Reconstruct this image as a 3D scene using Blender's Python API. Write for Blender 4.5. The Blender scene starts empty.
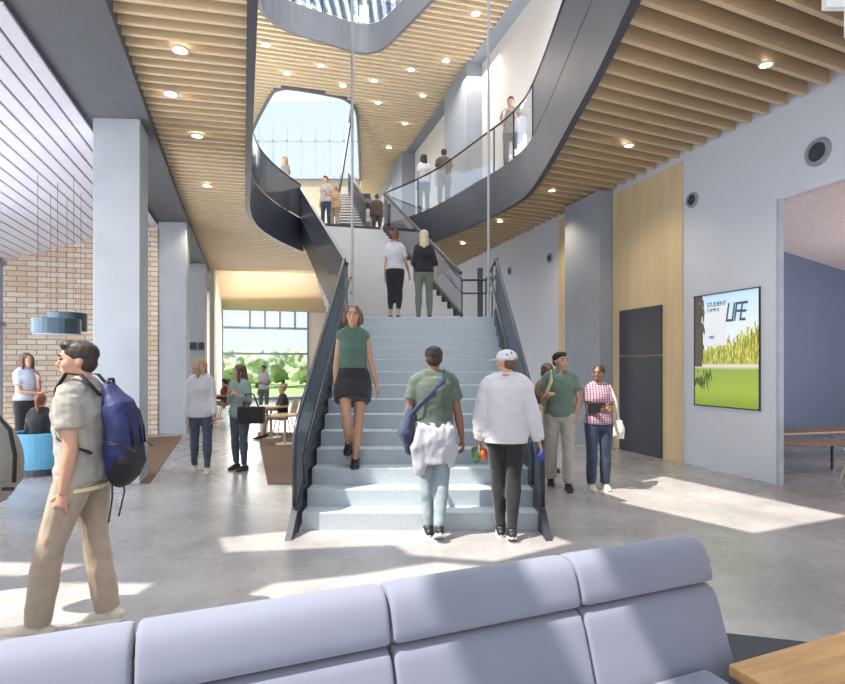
import bpy, math, random
from mathutils import Vector, Matrix, noise
random.seed(7)
C = bpy.context.scene.collection
F = 560.0; CX = 422.5; HY = 365.0; EYE = 1.62
def P(px, py, Y): return Vector(((px-CX)*Y/F, Y, EYE+(HY-py)*Y/F))
def FL(px, py, z=0.0):
    Y = (EYE-z)*F/(py-HY); return ((px-CX)*Y/F, Y)
def WL(px):
    k = (px-CX)/F; Y = 7.08/(k+.299); return Vector((k*Y, Y))
def WY(Y): return Vector((7.08-.299*Y, Y))
# ------------------------------------------------------------------ materials
MATS = {}
def mat(name, col, rough=.6, metal=0, var=.08, scale=8, bump=0, bscale=60, emit=None, estr=0, spec=None, sheen=0, stretch=None):
    if name in MATS: return MATS[name]
    m = bpy.data.materials.new(name); m.use_nodes = True
    nt = m.node_tree; N = nt.nodes; L = nt.links
    b = N['Principled BSDF']
    b.inputs['Roughness'].default_value = rough; b.inputs['Metallic'].default_value = metal
    if spec is not None: b.inputs['Specular IOR Level'].default_value = spec
    if sheen: b.inputs['Sheen Weight'].default_value = sheen
    tc = N.new('ShaderNodeTexCoord'); mp = N.new('ShaderNodeMapping'); L.new(tc.outputs['Object'], mp.inputs[0])
    if stretch: mp.inputs['Scale'].default_value = stretch
    n = N.new('ShaderNodeTexNoise'); n.inputs['Scale'].default_value = scale; n.inputs['Detail'].default_value = 5
    L.new(mp.outputs[0], n.inputs[0])
    r = N.new('ShaderNodeValToRGB'); L.new(n.outputs[0], r.inputs[0])
    r.color_ramp.elements[0].position = .3; r.color_ramp.elements[1].position = .7
    r.color_ramp.elements[0].color = tuple(max(0, c*(1-var)) for c in col)+(1,)
    r.color_ramp.elements[1].color = tuple(min(1, c*(1+var)) for c in col)+(1,)
    L.new(r.outputs[0], b.inputs['Base Color'])
    if bump:
        n2 = N.new('ShaderNodeTexNoise'); n2.inputs['Scale'].default_value = bscale; L.new(mp.outputs[0], n2.inputs[0])
        bp = N.new('ShaderNodeBump'); bp.inputs['Strength'].default_value = bump; bp.inputs['Distance'].default_value = .01
        L.new(n2.outputs[0], bp.inputs['Height']); L.new(bp.outputs[0], b.inputs['Normal'])
    if emit: b.inputs['Emission Color'].default_value = emit+(1,); b.inputs['Emission Strength'].default_value = estr
    MATS[name] = m; return m
def glassy(name, tint, refl=.12, rough=.05, base=None, opa=0):
    if name in MATS: return MATS[name]
    m = bpy.data.materials.new(name); m.use_nodes = True
    nt = m.node_tree; N = nt.nodes; L = nt.links; N.remove(N['Principled BSDF'])
    t = N.new('ShaderNodeBsdfTransparent'); t.inputs[0].default_value = tint+(1,)
    g = N.new('ShaderNodeBsdfGlossy'); g.inputs['Roughness'].default_value = rough; g.inputs[0].default_value = (.8, .85, .9, 1)
    fr = N.new('ShaderNodeFresnel'); fr.inputs[0].default_value = 1.35
    mx = N.new('ShaderNodeMixShader'); mu = N.new('ShaderNodeMath'); mu.operation = 'MULTIPLY_ADD'
    mu.inputs[1].default_value = .3; mu.inputs[2].default_value = refl
    L.new(fr.outputs[0], mu.inputs[0]); L.new(mu.outputs[0], mx.inputs[0]); L.new(t.outputs[0], mx.inputs[1]); L.new(g.outputs[0], mx.inputs[2])
    out = mx.outputs[0]
    if base:
        d = N.new('ShaderNodeBsdfDiffuse'); d.inputs[0].default_value = base+(1,)
        m2 = N.new('ShaderNodeMixShader'); m2.inputs[0].default_value = opa
        L.new(out, m2.inputs[1]); L.new(d.outputs[0], m2.inputs[2]); out = m2.outputs[0]
    L.new(out, N['Material Output'].inputs[0]); MATS[name] = m; return m
# ------------------------------------------------------------------ mesh builder
class MB:
    def __init__(s): s.v = []; s.f = []
    def add(s, vs, fs):
        o = len(s.v); s.v += [tuple(v) for v in vs]; s.f += [tuple(i+o for i in f) for f in fs]; return s
    def prism(s, poly, z0, z1):
        n = len(poly); a = sum(poly[i][0]*poly[(i+1) % n][1]-poly[(i+1) % n][0]*poly[i][1] for i in range(n))
        if a < 0: poly = poly[::-1]
        vs = [(p[0], p[1], z0) for p in poly]+[(p[0], p[1], z1) for p in poly]
        return s.add(vs, [tuple(range(n))[::-1], tuple(range(n, 2*n))]+[(i, (i+1) % n, n+(i+1) % n, n+i) for i in range(n)])
    def box(s, c, d, rz=0, M=None):
        x, y, z = d[0]/2, d[1]/2, d[2]/2
        R = M or Matrix.Rotation(rz, 3, 'Z')
        vs = [Vector(c)+R @ Vector((a*x, b*y, e*z)) for e in (-1, 1) for a, b in ((-1, -1), (1, -1), (1, 1), (-1, 1))]
        return s.add(vs, [(3, 2, 1, 0), (4, 5, 6, 7), (0, 1, 5, 4), (1, 2, 6, 5), (2, 3, 7, 6), (3, 0, 4, 7)])
    def bar(s, a, b, w, h, up=(0, 0, 1)):
        a = Vector(a); b = Vector(b); d = (b-a); l = d.length; d.normalize()
        u = Vector(up); sd = d.cross(u)
        if sd.length < 1e-4: sd = d.cross(Vector((0, 1, 0)))
        sd.normalize(); u = sd.cross(d)
        M = Matrix((sd, d, u)).transposed()
        return s.box((a+b)/2, (w, l, h), M=M)
    def wall(s, a, b, t, z0, z1):          # vertical slab between plan points, thickness t to the right hand side of a->b
        a = Vector(a[:2]); b = Vector(b[:2]); d = (b-a).normalized(); n = Vector((d.y, -d.x))*t
        return s.prism([a, b, b+n, a+n], z0, z1)
    def loft(s, secs, cap=True):           # list of rings
        n = len(secs[0]); vs = [p for r in secs for p in r]; fs = []
        for k in range(len(secs)-1):
            for i in range(n):
                j = (i+1) % n; fs.append((k*n+i, k*n+j, (k+1)*n+j, (k+1)*n+i))
        if cap: fs.append(tuple(range(n))[::-1]); fs.append(tuple(range((len(secs)-1)*n, len(secs)*n)))
        return s.add(vs, fs)
    def tube(s, pts, rs, n=10, ref=(0, 1, 0), cap=True, rounded=False):
        pts = [Vector(p) for p in pts]
        if not hasattr(rs, '__len__'): rs = [rs]*len(pts)
        rs = [r if hasattr(r, '__len__') else (r, r) for r in rs]
        if rounded:
            d0 = (pts[0]-pts[1]).normalized(); d1 = (pts[-1]-pts[-2]).normalized()
            pre = [(pts[0]+d0*max(rs[0])*a, (rs[0][0]*b, rs[0][1]*b)) for a, b in ((.9, .35), (.6, .75))]
            post = [(pts[-1]+d1*max(rs[-1])*a, (rs[-1][0]*b, rs[-1][1]*b)) for a, b in ((.6, .75), (.9, .35))]
            pts = [p for p, r in pre]+pts+[p for p, r in post]; rs = [r for p, r in pre]+rs+[r for p, r in post]
        secs = []
        for i, p in enumerate(pts):
            d = (pts[min(i+1, len(pts)-1)]-pts[max(i-1, 0)]).normalized()
            rf = Vector(ref)
            if abs(d.dot(rf)) > .95: rf = Vector((1, 0, 0)) if abs(d.x) < .9 else Vector((0, 0, 1))
            a = d.cross(rf).normalized(); b = a.cross(d)
            secs.append([p+a*math.cos(2*math.pi*k/n)*rs[i][0]+b*math.sin(2*math.pi*k/n)*rs[i][1] for k in range(n)])
        secs = secs
        return s.loft(secs, cap)
    def ell(s, c, r, M=None, nu=14, nv=9):
        c = Vector(c); vs = [];
        for j in range(1, nv):
            th = math.pi*j/nv
            for i in range(nu):
                ph = 2*math.pi*i/nu
                p = Vector((r[0]*math.sin(th)*math.cos(ph), r[1]*math.sin(th)*math.sin(ph), r[2]*math.cos(th)))
                vs.append(c+(M @ p if M else p))
        t = Vector((0, 0, r[2])); vs += [c+(M @ t if M else t), c-(M @ t if M else t)]
        fs = [(j*nu+i, (j+1)*nu+i, (j+1)*nu+(i+1) % nu, j*nu+(i+1) % nu) for j in range(nv-2) for i in range(nu)]
        T = len(vs)-2; fs += [(T, i, (i+1) % nu) for i in range(nu)]+[(T+1, (nv-2)*nu+(i+1) % nu, (nv-2)*nu+i) for i in range(nu)]
        return s.add(vs, fs)
    def mesh(s, name):
        me = bpy.data.meshes.new(name); me.from_pydata(s.v, [], s.f); me.update(); return me
def obj(name, m, material, parent=None, smooth=False, bevel=0, seg=3, loc=None, sub=0, rz=0):
    me = m.mesh(name) if isinstance(m, MB) else m
    me.materials.append(material)
    if smooth:
        for p in me.polygons: p.use_smooth = True
    o = bpy.data.objects.new(name, me); C.objects.link(o)
    if parent: o.parent = parent
    if loc: o.location = loc
    if rz: o.rotation_euler.z = rz
    if bevel:
        b = o.modifiers.new('bevel', 'BEVEL'); b.width = bevel; b.segments = seg; b.limit_method = 'ANGLE'
        if not smooth:
            for p in me.polygons: p.use_smooth = False
    if sub:
        q = o.modifiers.new('sub', 'SUBSURF'); q.levels = sub; q.render_levels = sub
    return o
def tag(o, label=None, cat=None, group=None, kind=None):
    if label: o['label'] = label
    if cat: o['category'] = cat
    if group: o['group'] = group
    if kind: o['kind'] = kind
    return o
def thing(name, label, cat, loc=(0, 0, 0), rz=0, group=None):
    o = bpy.data.objects.new(name, None); C.objects.link(o); o.location = loc; o.rotation_euler.z = rz
    o.empty_display_size = .1
    return tag(o, label, cat, group)
def struct(name, m, material, parent=None, **k):
    o = obj(name, m, material, parent, **k)
    if not parent: o['kind'] = 'structure'
    return o
def remesh(mb, vox, smooth=4, wr=0, wscale=14, wdir=(1, 1, 1), seed=0):
    me = mb.mesh('tmp'); o = bpy.data.objects.new('tmp', me); C.objects.link(o)
    r = o.modifiers.new('r', 'REMESH'); r.mode = 'VOXEL'; r.voxel_size = vox
    if smooth: q = o.modifiers.new('s', 'SMOOTH'); q.factor = .5; q.iterations = smooth
    dg = bpy.context.evaluated_depsgraph_get(); dg.update()
    out = bpy.data.meshes.new_from_object(o.evaluated_get(dg))
    bpy.data.objects.remove(o); bpy.data.meshes.remove(me)
    if wr:
        nr = [v.normal.copy() for v in out.vertices]; off = Vector((seed*7.3, seed*3.1, 0))
        for v, n in zip(out.vertices, nr):
            q = Vector((v.co.x*wdir[0], v.co.y*wdir[1], v.co.z*wdir[2]))*wscale+off
            v.co += n*wr*(noise.noise(q)+.5*noise.noise(q*2.1))
        out.update()
    for p in out.polygons: p.use_smooth = True
    return out
# ------------------------------------------------------------------ camera
cam = bpy.data.cameras.new('camera'); cam.sensor_width = 36; cam.lens = 36*F/845; cam.shift_y = (HY-342)/845; cam.shift_x = 0
cam.clip_end = 400
co = bpy.data.objects.new('camera', cam); C.objects.link(co); co.location = (0, 0, EYE); co.rotation_euler = (math.pi/2, 0, 0)
sc = bpy.context.scene; sc.camera = co
sc.view_settings.view_transform = 'Standard'; sc.view_settings.look = 'None'; sc.view_settings.gamma = 1
sc.view_settings.use_curve_mapping = False; sc.view_settings.exposure = 0.15
sc.cycles.max_bounces = 7; sc.cycles.diffuse_bounces = 4; sc.cycles.transparent_max_bounces = 16; sc.cycles.use_denoising = True
# ------------------------------------------------------------------ palette
SLAT = mat('oak_slat', (.86, .68, .45), .45, var=.05, scale=5, stretch=(1, 6, 6))
SLATR = mat('oak_slat_warm', (.66, .50, .32), .45, var=.05, scale=5, stretch=(1, 6, 6))
DARK = mat('dark_slab_paint', (.045, .045, .055), .6)
FASC = mat('blue_black_fascia', (.06, .065, .085), .5, metal=0, var=.15, scale=1.5)
SOFF = mat('grey_soffit', (.13, .135, .15), .7)
COLM = mat('pale_concrete_column', (.50, .54, .59), .7, var=.06, scale=2, bump=.05, bscale=40)
WALLP = mat('pale_blue_wall', (.65, .70, .80), .75, var=.02, scale=1.2)
WHITE = mat('white_wall', (.82, .78, .76), .8, var=.02)
BEIGE = mat('maple_panel', (.70, .56, .34), .6, var=.07, scale=1.5, stretch=(3, 3, .4))
DOORM = mat('charcoal_door', (.045, .052, .075), .45, var=.1, scale=2)
METAL = mat('dark_rail_metal', (.05, .055, .07), .35, metal=.5)
GLASS = glassy('clear_glass', (.9, .93, .96), .0)
TINT = glassy('smoked_panel', (.42, .46, .55), .10, .12, base=(.13, .13, .15), opa=.5)
STGL = glassy('stair_panel_glass', (.42, .46, .52), .06, .12, base=(.24, .28, .32), opa=.5)
STEP = mat('pale_terrazzo_step', (.47, .53, .58), .5, var=.06, scale=30)
SKIN = [mat('skin_light', (.58, .33, .23), .55, var=.05), mat('skin_tan', (.48, .27, .17), .55, var=.05), mat('skin_brown', (.24, .12, .075), .55, var=.05)]
# ------------------------------------------------------------------ floor
fm = bpy.data.materials.new('polished_concrete'); fm.use_nodes = True
N = fm.node_tree.nodes; L = fm.node_tree.links; b = N['Principled BSDF']
tc = N.new('ShaderNodeTexCoord'); n1 = N.new('ShaderNodeTexNoise'); n1.inputs['Scale'].default_value = .9; n1.inputs['Detail'].default_value = 8; n1.inputs['Roughness'].default_value = .6
L.new(tc.outputs['Object'], n1.inputs[0]); r = N.new('ShaderNodeValToRGB'); L.new(n1.outputs[0], r.inputs[0])
r.color_ramp.elements[0].position = .35; r.color_ramp.elements[0].color = (.28, .265, .265, 1)
r.color_ramp.elements[1].position = .68; r.color_ramp.elements[1].color = (.46, .44, .44, 1)
L.new(r.outputs[0], b.inputs['Base Color'])
n2 = N.new('ShaderNodeTexNoise'); n2.inputs['Scale'].default_value = 3; n2.inputs['Detail'].default_value = 6; L.new(tc.outputs['Object'], n2.inputs[0])
r2 = N.new('ShaderNodeMapRange'); r2.inputs[3].default_value = .2; r2.inputs[4].default_value = .34; L.new(n2.outputs[0], r2.inputs[0]); L.new(r2.outputs[0], b.inputs['Roughness'])
b.inputs['Specular IOR Level'].default_value = .7
struct('floor', MB().prism([(-9.5, -3), (14, -3), (14, 30), (-13, 30)], -.2, 0), fm)
# ------------------------------------------------------------------ upper slab and wooden slat ceilings
VL = [(-1.43, 4.9), (-1.56, 5.31), (-2.2, 7.31), (-3.4, 11.07), (-3.75, 12.2), (-3.97, 13.2), (-4.05, 14.1), (-3.95, 15.3), (-3.72, 16.4), (-3.6, 16.9)]
VR = [(1.93, 4.9), (1.95, 5.3), (2.03, 6.5), (2.07, 7.8), (2.12, 9.7), (2.1, 11.0), (1.98, 11.7), (1.75, 12.4), (1.49, 13.0), (.26, 15.6), (-1.25, 17.6)]
Z1, Z1T = 5.08, 5.95
left_edge = [(-2.84, 4.9), (-2.95, 5.26), (-5.05, 11.7), (-9.5, 26)]

def smooth_pts(pts, n=4):
    pts = [Vector(p) for p in pts]; out = []
    for i in range(len(pts)-1):
        p0 = pts[max(i-1, 0)]; p1 = pts[i]; p2 = pts[i+1]; p3 = pts[min(i+2, len(pts)-1)]
        for k in range(n):
            t = k/n; out.append(.5*((2*p1)+(p2-p0)*t+(2*p0-5*p1+4*p2-p3)*t*t+(3*p1-p0-3*p2+p3)*t**3))
    out.append(pts[-1]); return out
SL = smooth_pts(VL); SR = smooth_pts(VR)
def slats(poly, slope, pitch, z, h, t, ymax=99, zoff=None):
    mb = MB(); d = Vector((1, slope)).normalized(); nrm = Vector((-d.y, d.x))
    cs = [Vector(p).dot(nrm) for p in poly]; c = min(cs)+pitch*.5
    while c < max(cs):
        hits = []
        for i in range(len(poly)):
            a = Vector(poly[i]); b2 = Vector(poly[(i+1) % len(poly)]); da = a.dot(nrm)-c; db = b2.dot(nrm)-c
            if da*db < 0: q = a+(b2-a)*(da/(da-db)); hits.append(q.dot(d))
        hits.sort()
        for k in range(0, len(hits)-1, 2):
            u0, u1 = hits[k], hits[k+1]
            if u1-u0 > .05 and (d*u0+nrm*c).y < ymax:
                q = d*((u0+u1)/2)+nrm*c; mb.box((q.x, q.y, z+h/2), (u1-u0, t, h), math.atan2(d.y, d.x))
        c += pitch
    return mb
def offset(pts, k):
    out = []
    for i, p in enumerate(pts):
        d = (Vector(pts[min(i+1, len(pts)-1)])-Vector(pts[max(i-1, 0)])).normalized(); out.append(tuple(Vector(p)+Vector((d.y, -d.x))*k))
    return out
LP = left_edge+[(-5, 27.3), (-2.4, 17.25)]+offset(SL, -.07)[::-1]
RP = offset(SR, .07)+[(-2.4, 17.25), (-5, 27.3), (-1.42, 28.4), (5.61, 4.9)]
ceil1 = struct('ceiling', MB().prism(LP, Z1+.26, Z1T), DARK)
struct('ceiling', MB().prism(RP, Z1+.26, Z1T), DARK)
struct('ceiling', slats(LP, .215, .2, Z1, .22, .05, 20.5), SLAT)
struct('ceiling', slats(RP, .44, .28, Z1, .25, .06), SLATR)
# wood bulkhead sloping down to the rear window
mb = MB(); mb.loft([[(-7.75, 20.2, 5.06), (-2.7, 21.4, 5.06), (-2.7, 21.4, 5.2), (-7.75, 20.2, 5.2)], [(-9.3, 25.4, 4.12), (-4.0, 26.9, 4.12), (-4, 26.9, 5.2), (-9.3, 25.4, 5.2)]])
struct('ceiling', mb, mat('pale_oak_board', (.72, .53, .30), .5, var=.06))
# second-floor edge fascia
def edge_strip(pts, z0, z1, t, out=1):
    mb = MB(); pts = [Vector(p) for p in pts]; offs = []
    for i, p in enumerate(pts):
        d = (pts[min(i+1, len(pts)-1)]-pts[max(i-1, 0)]).normalized(); offs.append(Vector((d.y, -d.x))*t*out)
    mb.loft([[(p.x, p.y, z0), (p.x+o.x, p.y+o.y, z0), (p.x+o.x, p.y+o.y, z1), (p.x, p.y, z1)] for p, o in zip(pts, offs)])
    return mb
struct('trim_1', edge_strip(SL, Z1-.05, Z1T+.05, .10, -1), FASC)
struct('trim_2', edge_strip(SR, Z1-.05, Z1T+.05, .10, 1), FASC)
def rail(name, label, pts, z0, h, panel, cat='railing', closed=True, step=8, posts=True):
    t = thing(name, label, cat, (pts[0][0], pts[0][1], z0)); o = Vector((pts[0][0], pts[0][1], z0))
    q = [Vector((p[0]-o.x, p[1]-o.y)) for p in pts]
    obj('panel', edge_strip(q, .02, h-.04, .015, 1), panel, t)
    obj('handrail', MB().tube([(p.x, p.y, h) for p in q], .025, 8, (0, 0, 1)), METAL, t, smooth=True)
    if posts:
        for i in range(0, len(q), step): obj('post', MB().box((q[i].x, q[i].y, h/2), (.03, .03, h)), METAL, t)
    return t
kR = [i for i, p in enumerate(SR) if p.y > 10.5][0]
rail('balcony_railing', 'dark smoked panel railing along the straight upper edge at right', [p for p in SR[:kR+1]], Z1T+.05, 1.0, mat('dark_blue_panel', (.05, .058, .09), .5, var=.15, scale=1), step=8, posts=False)
rail('balcony_railing', 'clear glass balcony railing running back from the bend, people behind it', [p for p in SR[kR:]], Z1T+.05, 1.0, GLASS, step=6)
rail('balcony_railing', 'smoked panel railing along the left void edge curving to the upper flight', SL[:-2], Z1T+.05, 1.0, TINT, step=10, posts=False)
# third slab
Z3 = 11.0; Z3T = 11.8
V3 = smooth_pts([(-3.6, 12), (-4.15, 14.4), (-4.1, 15.1), (-3.7, 15.65), (-2.63, 16.3), (-1.9, 16.7), (-1.35, 16.62), (-.9, 16.1), (.1, 14.5), (1.7, 12)], 4)
V4 = smooth_pts([(-8.5, 28.4), (-7.65, 25.4), (-7.1, 23.6), (-6.7, 22.3), (-5.3, 19.6), (-4.9, 19.1), (-4.4, 19.05), (-3.2, 19.5), (-2.75, 19.8), (-2.5, 20.5), (-2.6, 22.2), (-3.2, 28.4)], 4)
W3 = lambda Y: (7.08-.299*Y-.45, Y)
out3 = [(-3.2, 28.4), (-3.4, 38), (-4.28, 38)]
TP = [(-9.5, 12)]+offset(V3, -.08)+[W3(12), W3(38), (-4.6, 38)]+offset(V4, .08)[::-1]+[(-9.5, 28.4)]
struct('ceiling', MB().prism(TP, Z3+.22, Z3T), DARK)
struct('ceiling', slats(TP, .27, .24, Z3, .2, .08, 40), mat('oak_slat_pale', (.86, .72, .52), .5, var=.05, scale=5))
struct('trim_3', edge_strip(V3, Z3-.05, Z3T, .10, -1), mat('grey_fascia', (.20, .205, .23), .5))
struct('trim_4', edge_strip(V4, Z3-.05, Z3T, .09, 1), MATS['grey_fascia'])
rail('void_railing', 'clear glass railing around the top floor opening below the ribbed skylight', V3, Z3T, 1.0, glassy('grey_glass', (.6, .65, .75), .1), step=5)
# skylight with ribs at the top
OPAL = bpy.data.materials.new('opal_skylight'); OPAL.use_nodes = True; _n = OPAL.node_tree; _n.nodes.remove(_n.nodes['Principled BSDF'])
_t = _n.nodes.new('ShaderNodeBsdfTranslucent'); _t.inputs[0].default_value = (.95, .95, .97, 1); _n.links.new(_t.outputs[0], _n.nodes['Material Output'].inputs[0])
t = thing('skylight', 'white ribbed skylight high above the atrium', 'skylight', (-1.5, 12, 15.5))
fr = MB()
for i in range(40): fr.box((-7+i*.36, 5, 0), (.17, 12, .25))
obj('rib', fr, mat('white_rib', (.9, .9, .93), .5), t); 
obj('diffuser', MB().box((0, 5, .25), (15, 12, .03)), OPAL, t)
# ------------------------------------------------------------------ right wall
def wseg(name, p0, p1, z0, z1, m, off=0, th=.2):
    a = WL(p0) if p0 < 1000 else WY(p0-1000); b2 = WL(p1) if p1 < 1000 else WY(p1-1000)
    d = (b2-a).normalized(); n = Vector((d.y, -d.x))
    if n.x > 0: n = -n                       # towards the hall
    a2 = a+n*off; b3 = b2+n*off
    return MB().prism([a2, b3, b3-n*(th+off), a2-n*(th+off)], z0, z1)
struct('wall_right', wseg('', 778, 1028.4, 0, Z1+.3, None, 0, .06), WALLP)
struct('wall_right', wseg('', 778, 1003, 3.87, Z1+.3, None, 0, .06), WALLP)
struct('wall_right', MB().wall(WY(38), WY(3), -.2, Z1T, Z3+.3), WHITE)
struct('trim_5', wseg('', 683.5, 614, 0, 4.98, None, .03), BEIGE)
struct('trim_6', wseg('', 574, 560, 0, 4.98, None, .03), BEIGE)
struct('trim_7', wseg('', 777, 779.5, 0, 3.87, None, .012, .075), mat('grey_jamb', (.42, .46, .55), .6))
col = MB(); a = WL(613); b2 = WL(577); d = (b2-a).normalized(); n = Vector((-d.y, d.x)); n = n if n.x < 0 else -n
col.prism([a, b2, b2+n*.3, a+n*.3], 0, 5.06)
tag(obj('column', col, mat('grey_pilaster', (.33, .37, .44), .7, var=.05, scale=2)), 'grey square column against the right wall left of the tall dark door', 'column')
a = WL(482); b2 = WL(458)
tag(obj('column', MB().prism([a, b2, b2+n*.5, a+n*.5], Z1T, Z3), MATS['grey_pilaster']), 'grey column on the upper balcony behind the lone man', 'column')
a = WL(415); b2 = WL(404)
tag(obj('column', MB().prism([a, b2, b2+n*.6, a+n*.6], Z1T, Z3), MATS['grey_pilaster']), 'grey column on the upper balcony beyond the backpack walker', 'column')
struct('trim_8', MB().prism([W3(8), W3(38), tuple(WY(38)), tuple(WY(8))], Z3, Z3+.25), MATS['grey_pilaster'])
# tall dark double-height door with wood surround
dt = bpy.data.objects.new('door_1', None); C.objects.link(dt); dt['kind'] = 'structure'
ztop = 2.66
obj('door_panel', wseg('', 664, 622, 1.80, ztop, None, .06), DOORM, dt); obj('door_panel', wseg('', 664, 622, 0, 1.78, None, .06), DOORM, dt)
a = WL(624); 0 and obj('door_handle', MB().tube([(a.x-.10, a.y, .95), (a.x-.10, a.y, 1.25)], .012, 8), METAL, dt)
dt2 = bpy.data.objects.new('door_2', None); C.objects.link(dt2); dt2['kind'] = 'structure'
obj('door_panel', wseg('', 577.5, 571, 0, 2.75, None, .08), DOORM, dt2)
dt3 = bpy.data.objects.new('door_3', None); C.objects.link(dt3); dt3['kind'] = 'structure'
obj('door_panel', wseg('', 400, 389, Z1T, 10.2, None, .05), mat('navy_door', (.03, .05, .12), .5), dt3)
# round wall vents
for px, py, r_, lab in ((818, 152, .16, 'round dark air vent highest on the right wall above the side room'), (692.5, 200, .115, 'round dark air vent above the poster near the maple panel'), (550, 258, .11, 'small round vent on the pale wall above the stair rail, the right one'), (510, 271, .10, 'small round vent on the pale wall, nearest the hanging rod')):
    w = WL(px); z = EYE+(HY-py)*w.y/F; wn = Vector((-.958, -.2865))
    t = thing('wall_vent', lab, 'vent', (w.x, w.y, z), math.atan2(-.2865, -.958), )
    rg = MB(); sec = []
    for k in range(24):
        a_ = 2*math.pi*k/24; sec.append([(0, math.cos(a_)*r_*q, math.sin(a_)*r_*q) if i < 2 else (.03, math.cos(a_)*r_*q, math.sin(a_)*r_*q) for i, q in enumerate((.72, 1.12, 1.0, .75))])
    sec.append(sec[0]); rg.loft(sec, False); obj('vent_ring', rg, mat('vent_grey', (.28, .31, .37), .5), t)
    obj('vent_grille', MB().tube([(0, 0, 0), (.012, 0, 0)], r_*.74, 20, (0, 0, 1)), mat('vent_dark', (.04, .05, .07), .6), t)
# poster
a = WL(761); b2 = WL(695); dd = (b2-a); wlen = dd.length; rz = math.atan2(dd.y, dd.x)
# local: x from viewer's right edge (a) ... use frame with x to the viewer's right, y towards the hall
t = thing('wall_poster', 'large backlit poster of a sunny green campus lawn on the right wall', 'poster', (b2.x, b2.y, .975), math.atan2(-dd.y, -dd.x))
H_ = 1.745
t_n = 1
pm = bpy.data.materials.new('poster_print'); pm.use_nodes = True; N = pm.node_tree.nodes; L = pm.node_tree.links; b = N['Principled BSDF']
tc = N.new('ShaderNodeTexCoord'); sx = N.new('ShaderNodeSeparateXYZ'); L.new(tc.outputs['Object'], sx.inputs[0])
def math_node(N, L, op, a, b=None, c=None):
    m = N.new('ShaderNodeMath'); m.operation = op
    for i, v in enumerate((a, b, c)):
        if v is None: continue
        if isinstance(v, (int, float)): m.inputs[i].default_value = v
        else: L.new(v, m.inputs[i])
    return m.outputs[0]
def noise_node(N, L, src, sc_, det=4, stretch=(1, 1, 1)):
    mp = N.new('ShaderNodeMapping'); mp.inputs['Scale'].default_value = stretch; L.new(src, mp.inputs[0])
    n = N.new('ShaderNodeTexNoise'); n.inputs['Scale'].default_value = sc_; n.inputs['Detail'].default_value = det; L.new(mp.outputs[0], n.inputs[0]); return n.outputs[0]
nz = noise_node(N, L, tc.outputs['Object'], 9, 6, (2.4, 1, .6))
zz = math_node(N, L, 'ADD', sx.outputs[2], math_node(N, L, 'MULTIPLY_ADD', nz, .9, -.45))
rp = N.new('ShaderNodeValToRGB'); L.new(math_node(N, L, 'DIVIDE', sx.outputs[2], H_), rp.inputs[0]); cr = rp.color_ramp
def ramp(cr, stops):
    while len(cr.elements) > 1: cr.elements.remove(cr.elements[-1])
    cr.elements[0].position = stops[0][0]; cr.elements[0].color = stops[0][1]+(1,)
    for p_, c_ in stops[1:]:
        e = cr.elements.new(p_); e.color = c_+(1,)
ramp(cr, [(0, (.24, .34, .04)), (.15, (.36, .48, .08)), (.33, (.30, .42, .08)), (.36, (.75, .72, .62)), (.39, (.5, .55, .3)), (.5, (.85, .9, .95)), (1, (.50, .72, .95))])
# tree belt
tb = N.new('ShaderNodeValToRGB'); L.new(noise_node(N, L, tc.outputs['Object'], 20, 6, (3.2, 1, .5)), tb.inputs[0]); ramp(tb.color_ramp, [(.35, (.10, .13, .02)), (.5, (.42, .42, .06)), (.65, (.70, .68, .25))])
xw = math_node(N, L, 'DIVIDE', sx.outputs[0], wlen)
hill = math_node(N, L, 'MULTIPLY_ADD', xw, .35, .85)
m1 = math_node(N, L, 'LESS_THAN', zz, hill); m2 = math_node(N, L, 'GREATER_THAN', sx.outputs[2], .66); msk = math_node(N, L, 'MULTIPLY', m1, m2)
mx = N.new('ShaderNodeMixRGB'); L.new(msk, mx.inputs[0]); L.new(rp.outputs[0], mx.inputs[1]); L.new(tb.outputs[0], mx.inputs[2])
# dark trunk side at left
xx = math_node(N, L, 'ADD', xw, math_node(N, L, 'MULTIPLY_ADD', nz, .3, -.15)); m3 = math_node(N, L, 'MULTIPLY', math_node(N, L, 'LESS_THAN', xx, .16), math_node(N, L, 'GREATER_THAN', sx.outputs[2], .62))
mx2 = N.new('ShaderNodeMixRGB'); L.new(m3, mx2.inputs[0]); L.new(mx.outputs[0], mx2.inputs[1]); mx2.inputs[2].default_value = (.10, .085, .07, 1)
# tree shade printed on the lawn of the poster picture
m4 = math_node(N, L, 'MULTIPLY', math_node(N, L, 'LESS_THAN', math_node(N, L, 'ABSOLUTE', math_node(N, L, 'SUBTRACT', zz, .42)), .10), math_node(N, L, 'LESS_THAN', xx, .28))
mx3 = N.new('ShaderNodeMixRGB'); L.new(m4, mx3.inputs[0]); L.new(mx2.outputs[0], mx3.inputs[1]); mx3.inputs[2].default_value = (.07, .12, .02, 1)
L.new(mx3.outputs[0], b.inputs['Base Color']); L.new(mx3.outputs[0], b.inputs['Emission Color']); b.inputs['Emission Strength'].default_value = .45; b.inputs['Roughness'].default_value = .35
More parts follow.
